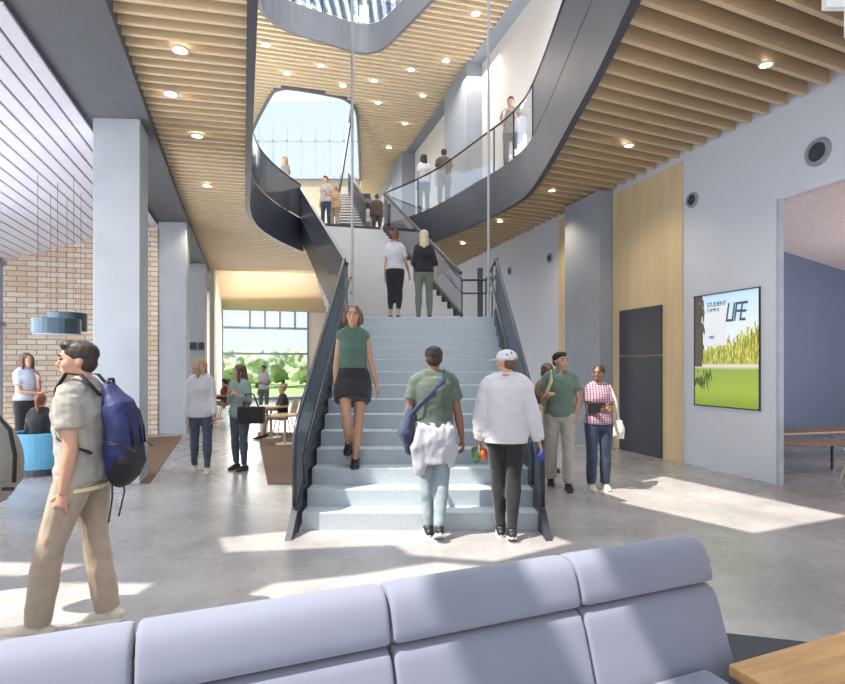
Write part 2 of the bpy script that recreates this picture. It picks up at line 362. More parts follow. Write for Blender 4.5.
# local axes: +x viewer's right along wall toward camera, -y into hall
sgn = -1
obj('picture', MB().box((wlen/2, sgn*.010, H_/2), (wlen-.03, .014, H_-.03)), pm, t)
obj('frame', MB().box((wlen/2, sgn*.012, .01), (wlen, .022, .016)).box((wlen/2, sgn*.012, H_-.01), (wlen, .05, .014)).box((.01, sgn*.012, H_/2), (.016, .022, H_)).box((wlen-.01, sgn*.012, H_/2), (.016, .022, H_)), METAL, t)
obj('printed_panel', MB().box((wlen*.36, sgn*.018, H_*.72), (wlen*.34, .004, H_*.36)), mat('print_white', (.80, .86, .92), .5, emit=(.8, .86, .92), estr=.35), t)
def text(body, size, mt, parent, loc, shear=0, name='lettering', rx=math.pi/2, sp=1.0, sy=1):
    cu = bpy.data.curves.new('t', 'FONT'); cu.body = body; cu.size = size; cu.extrude = .002; cu.shear = shear; cu.space_character = sp
    o = bpy.data.objects.new('t', cu); C.objects.link(o); dg = bpy.context.evaluated_depsgraph_get(); dg.update()
    me = bpy.data.meshes.new_from_object(o.evaluated_get(dg)); bpy.data.objects.remove(o)
    o = obj(name, me, mt, parent, loc=loc); o.rotation_euler = (rx, 0, 0); o.scale = (1, sy, 1); return o
INK = mat('print_blue_ink', (.10, .22, .38), .6)
text('LIFE', .27, mat('print_slate_ink', (.10, .15, .20), .6), t, (wlen*.50, -.0215, H_*.74), .25, sy=1.5, sp=.8)
text('STUDENT', .10, INK, t, (wlen*.22, -.0215, H_*.885), 0, sp=.8)
text('CAMPUS', .075, INK, t, (wlen*.22, -.0215, H_*.84), 0, sp=.8)
text('VISIT', .07, INK, t, (wlen*.25, -.0215, H_*.60), 0, sp=.8)
# ------------------------------------------------------------------ side room at right
NAVY = mat('slate_blue_wall', (.10, .13, .215), .75, var=.04, scale=1)
struct('wall_side_room', MB().wall((4.6, 9.1), (13.5, 16.05), -.2, 0, 3.87), NAVY)
struct('ceiling_side_room', MB().prism([WY(7.58)+Vector((.2, 0)), WY(9.4)+Vector((.2, 0)), (14, 16.4), (14, 3), WY(3)+Vector((.2, 0))], 3.87, 4.0), mat('rosy_ceiling', (.62, .52, .52), .8))
def table(name, label, cat, c, sz, rz, h, top, leg, r_=.025, th=.04, group=None):
    t = thing(name, label, cat, (c[0], c[1], 0), rz, group)
    obj('tabletop', MB().box((0, 0, h-th/2), (sz[0], sz[1], th)), top, t, bevel=.008)
    for i in (-1, 1):
        for j in (-1, 1):
            obj('leg', MB().tube([(i*(sz[0]/2-.08), j*(sz[1]/2-.08), 0), (i*(sz[0]/2-.08), j*(sz[1]/2-.08), h-th)], r_, 8), leg, t)
    return t
WOODT = mat('walnut_top', (.30, .19, .11), .5, var=.15, scale=4, stretch=(1, 8, 1))
c1 = FL(800, 443, .74)
table('work_table', 'brown table in the side room against the slate wall, the farther one', 'table', (7.0, 9.95), (2.6, .55), .25, .47, WOODT, METAL)
table('work_table', 'brown table in the side room opening, nearer, with chair beside it', 'table', (5.75, 8.55), (1.35, .6), -.12, .47, WOODT, METAL)
def shell_chair(label, loc, rz, m, legm, cat='chair', group=None):
    t = thing('shell_chair', label, cat, (loc[0], loc[1], 0), rz, group)
    s = []
    for k, (y, z, w) in enumerate(((.22, .44, .20), (.05, .43, .22), (-.12, .44, .22), (-.2, .50, .22), (-.24, .65, .21), (-.27, .80, .17))):
        s.append([(-w, y, z+.03), (0, y-.01, z), (w, y, z+.03), (w, y-.02, z+.045), (0, y-.03, z+.02), (-w, y-.02, z+.045)])
    obj('seat_shell', MB().loft(s), m, t, smooth=True)
    for i in (-1, 1):
        for j in (-1, 1): obj('leg', MB().tube([(i*.14, j*.12, .44), (i*.22, j*.22, 0)], .012, 8), legm, t)
    return t
shell_chair('white shell chair with pale legs cut off at the right edge', (5.95, 7.5), math.radians(80), mat('white_plastic', (.82, .80, .76), .4), mat('pale_leg', (.6, .5, .38), .5))
# ------------------------------------------------------------------ ceiling soffit left, sloped white ceiling, columns
U = Vector((-.2865, .958)); V = Vector((.958, .2865))
def UV(u, v): return U*u+V*v
def at_v(v, Y): u = (Y-V.y*v)/U.y; return UV(u, v)
struct('ceiling', MB().prism([at_v(-2.2, 4.9), at_v(-2.2, 27), (-9.6, 26.5)]+left_edge[::-1], 4.97, Z1T), SOFF)
PL = mat('white_plank_ceiling', (.90, .87, .97), .6, var=.02); PG = mat('plank_gap', (.16, .15, .2), .8)
v = -2.2; mb = MB(); i = 0
zc = lambda v: 4.9+(v+2.2)*.34
front = 5.0
while v > -5.2:
    v2 = v-.165; a = at_v(v, 5.1+.299*(v+2.2)); a2 = at_v(v2+.028, 5.1+.299*(v2+2.2)); e = at_v(v, 13.3+(v+2.2)*.29); e2 = at_v(v2+.028, 13.3+(v2+2.2)*.29)
    q = [(a, zc(v)), (a2, zc(v2+.028)), (e2, zc(v2+.028)), (e, zc(v))]
    lo = [(p.x, p.y, z) for p, z in q]; hi = [(p.x, p.y, z+.03) for p, z in q]
    mb.add(lo+hi, [(0, 1, 2, 3), (7, 6, 5, 4), (0, 4, 5, 1), (1, 5, 6, 2), (2, 6, 7, 3), (3, 7, 4, 0)]); v = v2
struct('ceiling', mb, PL)
a = at_v(-2.2, 5.1); a2 = at_v(-5.25, 4.2); e = at_v(-2.2, 13.3); e2 = at_v(-5.25, 12.4)
lo = [(a.x, a.y, zc(-2.2)+.05), (a2.x, a2.y, zc(-5.25)+.05), (e2.x, e2.y, zc(-5.25)+.05), (e.x, e.y, zc(-2.2)+.05)]
struct('ceiling', MB().add(lo+[(x, y, z+.1) for x, y, z in lo], [(0, 1, 2, 3), (7, 6, 5, 4), (0, 4, 5, 1), (1, 5, 6, 2), (2, 6, 7, 3), (3, 7, 4, 0)]), PG)
# brick wall
bm_ = bpy.data.materials.new('cream_brick'); bm_.use_nodes = True; N = bm_.node_tree.nodes; L = bm_.node_tree.links; b = N['Principled BSDF']
tc = N.new('ShaderNodeTexCoord'); mp = N.new('ShaderNodeMapping'); L.new(tc.outputs['Object'], mp.inputs[0]); mp.inputs['Rotation'].default_value = (math.pi/2, 0, 0)
bt = N.new('ShaderNodeTexBrick'); L.new(mp.outputs[0], bt.inputs[0]); bt.inputs['Scale'].default_value = 1
bt.inputs['Brick Width'].default_value = .38; bt.inputs['Row Height'].default_value = .115; bt.inputs['Mortar Size'].default_value = .012
bt.inputs['Color1'].default_value = (.80, .62, .45, 1); bt.inputs['Color2'].default_value = (.95, .86, .72, 1); bt.inputs['Mortar'].default_value = (.50, .36, .27, 1)
L.new(bt.outputs[0], b.inputs['Base Color']); b.inputs['Roughness'].default_value = .9
B0 = Vector((-9.6, 12.02)); B1 = Vector((-6.17, 13.045))
struct('wall_back_left', MB().box(((B1-B0).length/2, .1, 2.4), ((B1-B0).length, .2, 4.8)), bm_, loc=(B0.x, B0.y, 0), rz=math.atan2((B1-B0).y, (B1-B0).x))
# left glass wall with mullions
t = bpy.data.objects.new('window_1', None); C.objects.link(t); t['kind'] = 'structure'
FR = mat('blue_grey_frame', (.30, .38, .50), .4, metal=.3)
fr = MB()
for k in range(7):
    p = at_v(-5.2, 5.6+k*1.05); fr.box((p.x, p.y, 1.95), (.12, .07, 3.9), math.atan2(U.y, U.x))
for z in (.06, 2.5, 3.8): fr.bar((*at_v(-5.2, 5.6), z), (*at_v(-5.2, 12.1), z), .07, .1)
obj('window_frame', fr, FR, t); obj('pane', MB().wall(at_v(-5.2, 5.6), at_v(-5.2, 12.1), .01, .05, 3.85), GLASS, t)
# columns
for (x0, x1, Y, lab, zt) in ((93, 138.5, 7.58, 'big pale square column standing behind the man with the blue backpack', 4.97), (158, 186, 13.1, 'pale square column between the brick wall and the woman in the white shirt', 4.97), (187, 205, 18.4, 'farthest slim pale column beside the rear window', 4.97)):
    X0 = (x0-CX)*Y/F; X1 = (x1-CX)*Y/F; w = (X1-X0)
    c = Vector((X0, Y)); d_ = Vector((1, .06)).normalized(); e_ = Vector((-.2865, .958))
    o = obj('column', MB().prism([c, c+d_*w, c+d_*w+e_*w, c+e_*w], 0, zt), COLM, bevel=.01); tag(o, lab, 'column')
# switches on far column
wp = FL(195, 420)
# wall behind the far left, rear window
R0 = Vector((-9.5, 25.6)); R1 = Vector((-3.5, 27.4)); rd = (R1-R0).normalized(); ang = math.atan2(rd.y, rd.x); RLn = (R1-R0).length
def Rx(px):   # distance along rear line for a ray
    k = (px-CX)/F; s_ = (k*R0.y-R0.x)/(rd.x-k*rd.y); return s_
t = bpy.data.objects.new('window_2', None); C.objects.link(t); t['kind'] = 'structure'; t.location = (R0.x, R0.y, 0); t.rotation_euler.z = ang
fr = MB(); x0 = Rx(216); x1 = Rx(308)
for px in (216.5, 250, 265, 280, 295, 308):
    s_ = Rx(px); z0_ = 0 if px in (216.5, 308) else 3.3
    fr.box((s_, 0, (z0_+4.3)/2), (.09, .12, 4.3-z0_))
for z in (.05, 2.15, 3.35, 4.25): fr.box(((x0+x1)/2, 0, z), (x1-x0, .12, .10))
obj('window_frame', fr, FR, t); obj('pane', MB().box(((x0+x1)/2, .03, 2.1), (x1-x0, .01, 4.2)), GLASS, t)
struct('wall_back', MB().wall(R0+rd*x1, R0+rd*(x1+6.2), -.2, 0, Z1+.2), WHITE)
struct('wall_back', MB().wall(R0+rd*(x0-1.0), R0+rd*x0, -.2, 0, Z1+.2), WHITE)
struct('wall_back', MB().wall((-8.6, 28.4), (-3.2, 28.4), -.2, Z1T, Z3+.05), mat('cream_upper_wall', (.70, .62, .48), .8))
struct('wall_back', MB().wall((-4.8, 38), (-3.8, 38), -.2, Z1T, Z3), MATS['cream_upper_wall'])
struct('floor', MB().prism([(-9.4, 17.6), (-1.25, 17.6), (-1.42, 28.4), (-4.4, 38), (-9.4, 38)], Z1T-.3, Z1T), mat('upper_floor', (.55, .5, .45), .5))
struct('wall_left', MB().wall((-7.3, 19.2), (-9.2, 25.4), .15, 0, 4.97), mat('warm_white_wall', (.74, .70, .62), .8))
t = thing('wall_panel', 'pair of small dark square plates on the farthest slim column', 'wall plate', (-7.38, 18.36, 2.24), 0)
obj('plate', MB().box((-.15, 0, 0), (.2, .03, .24)), METAL, t); obj('plate', MB().box((.14, 0, 0), (.2, .03, .24)), METAL, t)
t = bpy.data.objects.new('window_3', None); C.objects.link(t); t['kind'] = 'structure'; fr = MB()
for k in range(8): fr.box((-8.3+k*.72, 28.35, Z3+1.4), (.07, .07, 2.8))
fr.box((-5.9, 28.35, Z3+1.95), (5.4, .07, .07)); fr.box((-5.9, 28.35, Z3+.1), (5.4, .09, .12)); obj('window_frame', fr, mat('pale_mullion', (.55, .64, .72), .5), t)
obj('pane', MB().box((-5.9, 28.4, Z3+2.0), (5.4, .01, 4.0)), GLASS, t)
# rugs
RUG = mat('brown_rug', (.20, .125, .085), .95, var=.15, scale=60, bump=.4, bscale=200)
tag(obj('rug', MB().prism([(-5.45, 12.7), (-3.72, 7.62), (-4.6, 7.9), (-6.3, 12.45)], 0, .012), RUG), 'brown rug strip beside the first two columns at left', 'rug')
tag(obj('rug', MB().prism([(-3.95, 13.4), (-2.1, 7.6), (-1.35, 7.6), (-1.6, 13.4)], 0, .012), RUG), 'brown rug under the seated woman beside the stairs', 'rug')
tag(obj('rug', MB().prism([(-.9, 2.2), (1.75, 3.38), (2.25, 3.25), (3.1, 2.2), (.4, .6)], 0, .012), mat('charcoal_rug', (.06, .065, .075), .95, var=.5, scale=90, bump=.5, bscale=250)), 'dark charcoal rug under the foreground bench and wooden table', 'rug')
# ------------------------------------------------------------------ main stair
NS = 14; RZ = .17; Y0 = 5.5; TR = (8.85-5.5)/13; XL, XR = -1.21, 1.165; ZL = NS*RZ
st = thing('staircase', 'wide central staircase with pale steps rising from the hall floor', 'staircase', (0, Y0, 0))
for i in range(NS-1):
    obj('step', MB().box((0, TR*i+TR/2+.01, RZ*(i+1)-RZ/2-.005), (XR-XL, TR+.02, RZ+.01)), STEP, st, bevel=.008, seg=2)
side = MB(); 
for X in (XL+.01, XR-.01):
    pts = [(X, 0, 0), (X, TR*13, 0), (X, TR*13, ZL-RZ)]
mbu = MB(); pr = [(0, 0), (TR*12+.2, RZ*12+.1), (TR*13, RZ*13), (TR*13, RZ*11), (.7, 0)]
mbu.loft([[(XL+.02, y, z-.02) for y, z in pr], [(XR-.02, y, z-.02) for y, z in pr]]); obj('flight_core', mbu, STEP, st)
land = MB().prism([(XL, 8.85-Y0), (XR, 8.85-Y0), (XR+.15, 10.6-Y0), (-1.8, 10.6-Y0)], ZL-.28, ZL); obj('landing', land, STEP, st, bevel=.01)
# upper flight
BL, BR = Vector((-1.66, 10.6)), Vector((.70, 10.6)); TL_, TR_ = Vector((-3.56, 16.9)), Vector((-1.3, 17.6))
NU = 21; 
UST = mat('upper_flight_plaster', (.62, .60, .60), .7, var=.03)
for i in range(NU-1):
    f0 = i/(NU-1); f1 = (i+1)/(NU-1); z = ZL+(Z1T-ZL)*(i+1)/NU
    l0, r0, l1, r1 = BL.lerp(TL_, f0), BR.lerp(TR_, f0), BL.lerp(TL_, f1), BR.lerp(TR_, f1)
    q = [l0, r0, r1, l1]; obj('upper_step', MB().prism([(p.x, p.y-Y0) for p in q], z-.34, z), UST, st)
# stair balustrades
def slope_panel(name, label, a, b, z0a, z0b, ha, hb, panel, below=.22, inner=0, posts=True, nose=False):
    # a, b plan end points of the run; floor heights z0a/z0b; top offsets
    a = Vector(a); b = Vector(b); t = thing(name, label, 'balustrade', (a.x, a.y, z0a)); d = b-a; n = Vector((d.y, -d.x)).normalized()*.02
    dz = z0b-z0a
    def strip(za, zb, ya, yb, w=1.0, st_=0, en=1):
        p0 = d*st_; p1 = d*en
        v = [(p0.x, p0.y, za), (p1.x, p1.y, zb), (p1.x, p1.y, yb), (p0.x, p0.y, ya)]
        nn = n*w; v2 = [(x+nn.x, y+nn.y, z) for x, y, z in v]
        return MB().add(v+v2, [(0, 1, 2, 3), (7, 6, 5, 4), (0, 4, 5, 1), (1, 5, 6, 2), (2, 6, 7, 3), (3, 7, 4, 0)])
    obj('stringer', strip(-below if not nose else 0.0, dz-below, .10, dz+.10, 2.5), METAL, t)
    obj('panel', strip(.10, dz+.10, ha-.03, dz+hb-.03), panel, t)
    obj('top_rail', MB().bar((0, 0, ha), (d.x, d.y, dz+hb), .06, .06), METAL, t)
    return t, d, n
yA = 5.15
def noseZ(Y): return .17+(Y-5.5)*RZ/TR
for X, lab, sg in ((XL-.03, 'left balustrade of the lower stair flight, dark glass panel', 1), (XR+.0, 'right balustrade of the lower stair flight, dark glass panel', -1)):
    xa = X
    t = thing('stair_balustrade', lab, 'balustrade', (xa, yA, 0))
    def yz(pl, w, xo=0): 
        return MB().loft([[(xo-w/2, y-yA, z) for y, z in pl], [(xo+w/2, y-yA, z) for y, z in pl]])
    obj('stringer', yz([(5.15, 0), (5.5, 0), (5.9, .12), (8.88, noseZ(8.88)-.30), (8.88, noseZ(8.88)+.10), (5.42, .22)], .06), METAL, t)
    obj('panel', yz([(5.42, .22), (8.86, noseZ(8.86)+.10), (8.86, noseZ(8.86)+.86), (5.52, 1.02), (5.42, .9)], .02), STGL, t)
    obj('top_rail', MB().tube([(0, 5.42-yA, .25), (0, 5.42-yA, .92), (0, 5.56-yA, 1.08), (0, 8.9-yA, noseZ(8.9)+.90), (0, 8.95-yA, noseZ(8.9)+.80)], .022, 8, (1, 0, 0)), METAL, t, smooth=True)
    obj('handrail', MB().tube([(sg*.09, 5.5-yA, .45), (sg*.09, 5.45-yA, .72), (sg*.09, 5.6-yA, .85), (sg*.09, 8.9-yA, noseZ(8.9)+.60), (sg*.09, 9.15-yA, noseZ(8.9)+.62), (sg*.09, 9.2-yA, noseZ(8.9)+.45), (sg*.09, 9.0-yA, noseZ(8.9)+.36)], .02, 8, (1, 0, 0)), METAL, t, smooth=True)
slope_panel('stair_balustrade', 'smoked panel balustrade on the left side of the upper stair flight', (-1.26, 9.3), (-3.72, 16.9), ZL+.06, Z1T+.05, .86, 1.0, TINT, .48)
t, d, n = slope_panel('stair_balustrade', 'dark open balustrade on the right side of the upper stair flight', (.72, 10.6), (-1.22, 17.6), ZL+.12, Z1T+.05, .86, 1.0, glassy('light_smoke', (.72, .72, .74), .06), .18)
# landing guard at right, rear
t = thing('landing_railing', 'thin dark metal railing on the right edge of the stair landing', 'railing', (1.2, 9, ZL))
pts = [(0, 0, .95), (.02, .8, .95), (0, 1.6, .85), (-.45, 1.62, .85), (-.75, 2.4, 1.35)]
obj('handrail', MB().tube(pts, .02, 8, (0, 0, 1)), METAL, t, smooth=True); obj('handrail', MB().tube([(x, y, z-.25) for x, y, z in pts], .016, 8, (0, 0, 1)), METAL, t, smooth=True)
for q in pts[:4]: obj('post', MB().tube([(q[0], q[1], 0), q], .012, 6), METAL, t)
t = thing('landing_post', 'dark upright steel post rising beside the stair landing to the slat ceiling', 'post', (1.12, 10.9, 0))
obj('shaft', MB().box((0, 0, 1.75), (.10, .10, 3.5)), METAL, t)
# suspension rods
RODM = mat('pale_steel_rod', (.62, .64, .66), .35, metal=.2)
for X, lab in ((-1.13, 'thin pale steel rod hanging above the left newel of the landing'), (1.06, 'thin pale steel rod hanging in front of the upper balcony, the right one')):
    tag(obj('suspension_rod', MB().tube([(X, 9.0, ZL+(0 if X > 0 else .0)), (X, 9.0, 15.4)], .02 if X > 0 else .022, 10), RODM, smooth=True), lab, 'rod')
# third flight seen far at the back
t = thing('rear_stair', 'small dark switchback stair at the far end of the upper floor', 'staircase', (-2.0, 18.3, Z1T))
for i in range(14): obj('step', MB().box((-.30-.075*i, .3+.27*i, .17*(i+1)), (.9, .28, .05)), UST, t)
obj('stringer', MB().bar((.15, .1, 0), (-.95, 4.0, 2.5), .05, .3), METAL, t)
obj('handrail', MB().bar((.15, .1, 1.0), (-.95, 4.0, 3.4), .04, .05), METAL, t)
obj('panel', MB().add([(.15, .1, .1), (-.95, 4, 2.5), (-.95, 4, 3.4), (.15, .1, 1.0), (.13, .1, .1), (-.97, 4, 2.5), (-.97, 4, 3.4), (.13, .1, 1.0)], [(0, 1, 2, 3), (7, 6, 5, 4), (0, 4, 5, 1), (1, 5, 6, 2), (2, 6, 7, 3), (3, 7, 4, 0)]), TINT, t)
obj('mid_landing', MB().box((-1.0, 4.5, 2.4), (1.8, 1.0, .2)), METAL, t)
obj('stringer', MB().bar((-1.35, 4.0, 2.4), (-.5, 1.8, 5.05), .05, .3), METAL, t)
# ------------------------------------------------------------------ foreground bench sofa
SO = mat('lavender_grey_upholstery', (.175, .19, .26), .85, var=.05, scale=3, bump=.15, bscale=500, sheen=.3)
SEAM = mat('sofa_seam', (.12, .13, .18), .9)
a = Vector((1.20, 2.48)); b2 = Vector((-.84, 1.64)); sd = (a-b2).normalized(); rz = math.atan2(sd.y, sd.x)
t = thing('bench_sofa', 'long lavender-grey upholstered bench backrest in the foreground', 'sofa', (b2.x, b2.y, 0), rz)
def cushion(x0, x1, prof, rnd):
    rnd = .02
    secs = []; n = 9
    for k in range(n):
        f = k/(n-1); x = x0+(x1-x0)*f; e = min(f, 1-f)*(x1-x0); q = 1 if e > rnd else math.sqrt(max(0, 1-(1-e/rnd)**2))
        secs.append((x, q))
    xs = [0, .004, .012, .03, .5, .97, .988, .996, 1]; secs = []
    for f in (0, .01, .03, .06, .3, .7, .94, .97, .99, 1):
        x = x0+(x1-x0)*f; e = min(f, 1-f)*(x1-x0); q = 1-(.0 if e > rnd else (1-math.sqrt(max(0, 1-(1-e/rnd)**2))))*.10
        cy = sum(p[0] for p in prof)/len(prof); cz = sum(p[1] for p in prof)/len(prof)
        h = max(p[1] for p in prof)-min(p[1] for p in prof)
        secs.append([(x, cy+(y-cy)*q, z-(1-q)*.10*(1 if z > cz else -1)) for y, z in prof])
    return MB().loft(secs)
# profile y: 0 at the top ridge, negative toward the camera
hp = [(-.112, .700), (-.120, .715), (-.103, .79), (-.078, .845), (-.045, .866), (.02, .868), (.065, .850), (.085, .80), (.085, .72), (.07, .700)]
lp = [(-.26, .10), (-.285, .16), (-.235, .35), (-.17, .55), (-.128, .67), (-.11, .693), (.06, .693), (.08, .64), (.08, .10)]
M_ = .757; xs = [(-2*M_, -M_), (-M_, 0), (0, M_), (M_, 2*M_), (2*M_, 2.21)]
xs[-1] = (2*M_, 2.20)
for k, (x0, x1) in enumerate(xs):
    obj('headrest', cushion(x0+.002, x1-.002, hp, .035), SO, t, smooth=True, sub=1)
    obj('back_cushion', cushion(x0+.002, x1-.002, lp, .035), SO, t, smooth=True, sub=1)
    obj('seat_cushion', MB().box(((x0+min(x1, 2.02))/2, -.50, .36), (min(x1, 2.02)-x0-.01, .55, .16)), SO, t, bevel=.03)
obj('backing', MB().box(((xs[0][0]+xs[-1][1])/2, .0, .42), (xs[-1][1]-xs[0][0]-.1, .12, .74)), SEAM, t)
obj('plinth', MB().box(((xs[0][0]+xs[-1][1])/2, -.35, .15), (xs[-1][1]-xs[0][0]-.45, .7, .26)), SEAM, t)
# coffee table lower right
OAKT = mat('golden_oak_top', (.52, .30, .13), .35, var=.2, scale=3, stretch=(1, 10, 1))
tt = table('coffee_table', 'low golden oak table in the lower right foreground', 'table', (2.22, 2.18), (1.95, .75), rz, .47, OAKT, METAL, th=.05)
# ------------------------------------------------------------------ hanging sign top right
t = thing('hanging_sign', 'white stepped box sign cut off at the top right corner', 'sign', (3.75, 4.95, 4.9))
o_ = P(824, 9, 4.95); 
obj('sign_box', MB().box((.30, 0, .10), (.75, .06, .42)), mat('sign_white', (.88, .9, .92), .4), t)
obj('sign_box', MB().box((.39, .0, -.2), (.54, .05, .30)), MATS['sign_white'], t)
obj('hanger', MB().tube([(.5, 0, .3), (.5, 0, .7)], .01, 6), METAL, t)
t.location = (o_.x+.075, o_.y, o_.z+.11)
# ------------------------------------------------------------------ pendant drums left
PD = mat('drum_blue_grey', (.09, .125, .16), .3, metal=.5)
for (x0, x1, yt, yb, Y, lab) in ((35, 78, 319, 334, 8.9, 'wide blue-grey drum pendant hanging lower and to the left'), (48, 84.5, 313, 331, 9.7, 'wide blue-grey drum pendant, the higher rear one')):
    c = P((x0+x1)/2, yb, Y); ztop = EYE+(HY-yt)*Y/F; r_ = (x1-x0)/2*Y/F; h = ztop-c.z
    t = thing('pendant_lamp', lab, 'lamp', c)
    obj('lamp_shade', MB().tube([(0, 0, 0), (0, 0, h)], r_, 28), PD, t, smooth=False, bevel=.01)
    obj('diffuser', MB().tube([(0, 0, -.01), (0, 0, .0)], r_*.93, 28), mat('drum_diffuser', (.5, .55, .6), .5), t)
    vv = V.dot(Vector((c.x, c.y))); zt = zc(vv)
    for k in range(3):
        a_ = k*2.1; obj('cable', MB().tube([(math.cos(a_)*r_*.8, math.sin(a_)*r_*.8, h), (math.cos(a_)*r_*.8, math.sin(a_)*r_*.8, zt-c.z+.02)], .0028, 5), METAL, t)
# ------------------------------------------------------------------ downlights
LED = mat('downlight_lens', (1, .95, .85), .4, emit=(1, .93, .8), estr=9); RIM = mat('downlight_rim', (.7, .68, .62), .4)
dl = None
def downlight(px, py, z, label, group, r_=.07, first=[]):
    Y = (z-EYE)*F/(HY-py); loc = ((px-CX)*Y/F, Y, z)
    if not first:
        t = thing('downlight', label, 'light', loc, 0, group)
        l = obj('lens', MB().tube([(0, 0, -.012), (0, 0, 0)], .075, 14), LED, t); g = MB(); sec = []
        for k in range(17):
            a_ = 2*math.pi*k/16; sec.append([(math.cos(a_)*q, math.sin(a_)*q, zz_) for q, zz_ in ((.075, 0), (.075, -.02), (.1, -.015), (.1, .0))])
        g.loft(sec, False); g = obj('rim', g, RIM, t); first.append((t, l, g)); return t
    t0, l, g = first[0]; t = t0.copy(); C.objects.link(t); t.location = loc; t['label'] = label; t['group'] = group
    for ch in (l, g): c = ch.copy(); C.objects.link(c); c.parent = t
    t.scale = (r_/.07,)*3
    return t
for px, py in ((180, 49), (171, 93), (197, 135), (207, 185)):
    downlight(px, py, Z1-.002, 'round downlight in the left ground-floor slat ceiling above the columns', 'downlights in the left slat ceiling')
for px, py in ((766, 64), (629, 145), (552, 190), (500, 221), (463, 243)):
    downlight(px, py, Z1-.002, 'round downlight in the warm slat ceiling along the right wall', 'downlights in the right slat ceiling', .06)
for px, py in ((266, 44), (287, 73), (321, 65), (343, 85), (374, 80), (378, 102), (411, 69), (423, 95), (405, 123), (389, 147), (476, 13), (446, 60)):
    downlight(px, py, Z3-.002, 'round downlight in the high top-floor slat ceiling', 'downlights in the top slat ceiling', .10)
# ------------------------------------------------------------------ people
def nrm(v): return Vector(v).normalized()
def hand(mb, w, d, t, n, s=1.0, curl=.35, ns=8, spread=.06):
    d = nrm(d); t = Vector(t); t = (t-d*t.dot(d)).normalized(); n = Vector(n); n = (n-d*n.dot(d)-t*n.dot(t)).normalized()
    rings = []
    for q, rx, ry in ((-.02, .022, .019), (.0, .024, .017), (.03, .035, .016), (.065, .04, .015), (.088, .038, .012)):
        rings.append([w+(d*q+t*math.cos(2*math.pi*k/ns)*rx+n*math.sin(2*math.pi*k/ns)*ry)*s for k in range(ns)])
    mb.loft(rings)
    for off, ln in ((-.03, .058), (-.0105, .072), (.0105, .078), (.031, .070)):
        p = w+(d*.08+t*off)*s; pts = [p]; ang = 0; dd = (d+t*off*spread*30).normalized()
        for k, q in enumerate((.45, .30, .25)):
            ang += curl*(1+.2*k); v = dd*math.cos(ang)+n*math.sin(ang); p = p+v*ln*q*s; pts.append(p)
        mb.tube(pts, [.0095*s, .009*s, .008*s, .0065*s], 6, tuple(t), rounded=True)
    p = w+(d*.025+t*.026)*s; v1 = (d*.65+t*.75+n*.25).normalized(); p1 = p+v1*.035*s; v2 = (d*.9+t*.3+n*.35).normalized(); p2 = p1+v2*.03*s; p3 = p2+(v2+n*.2).normalized()*.02*s
    mb.tube([p, p1, p2, p3], [.013*s, .0115*s, .010*s, .008*s], 6, tuple(n), rounded=True)
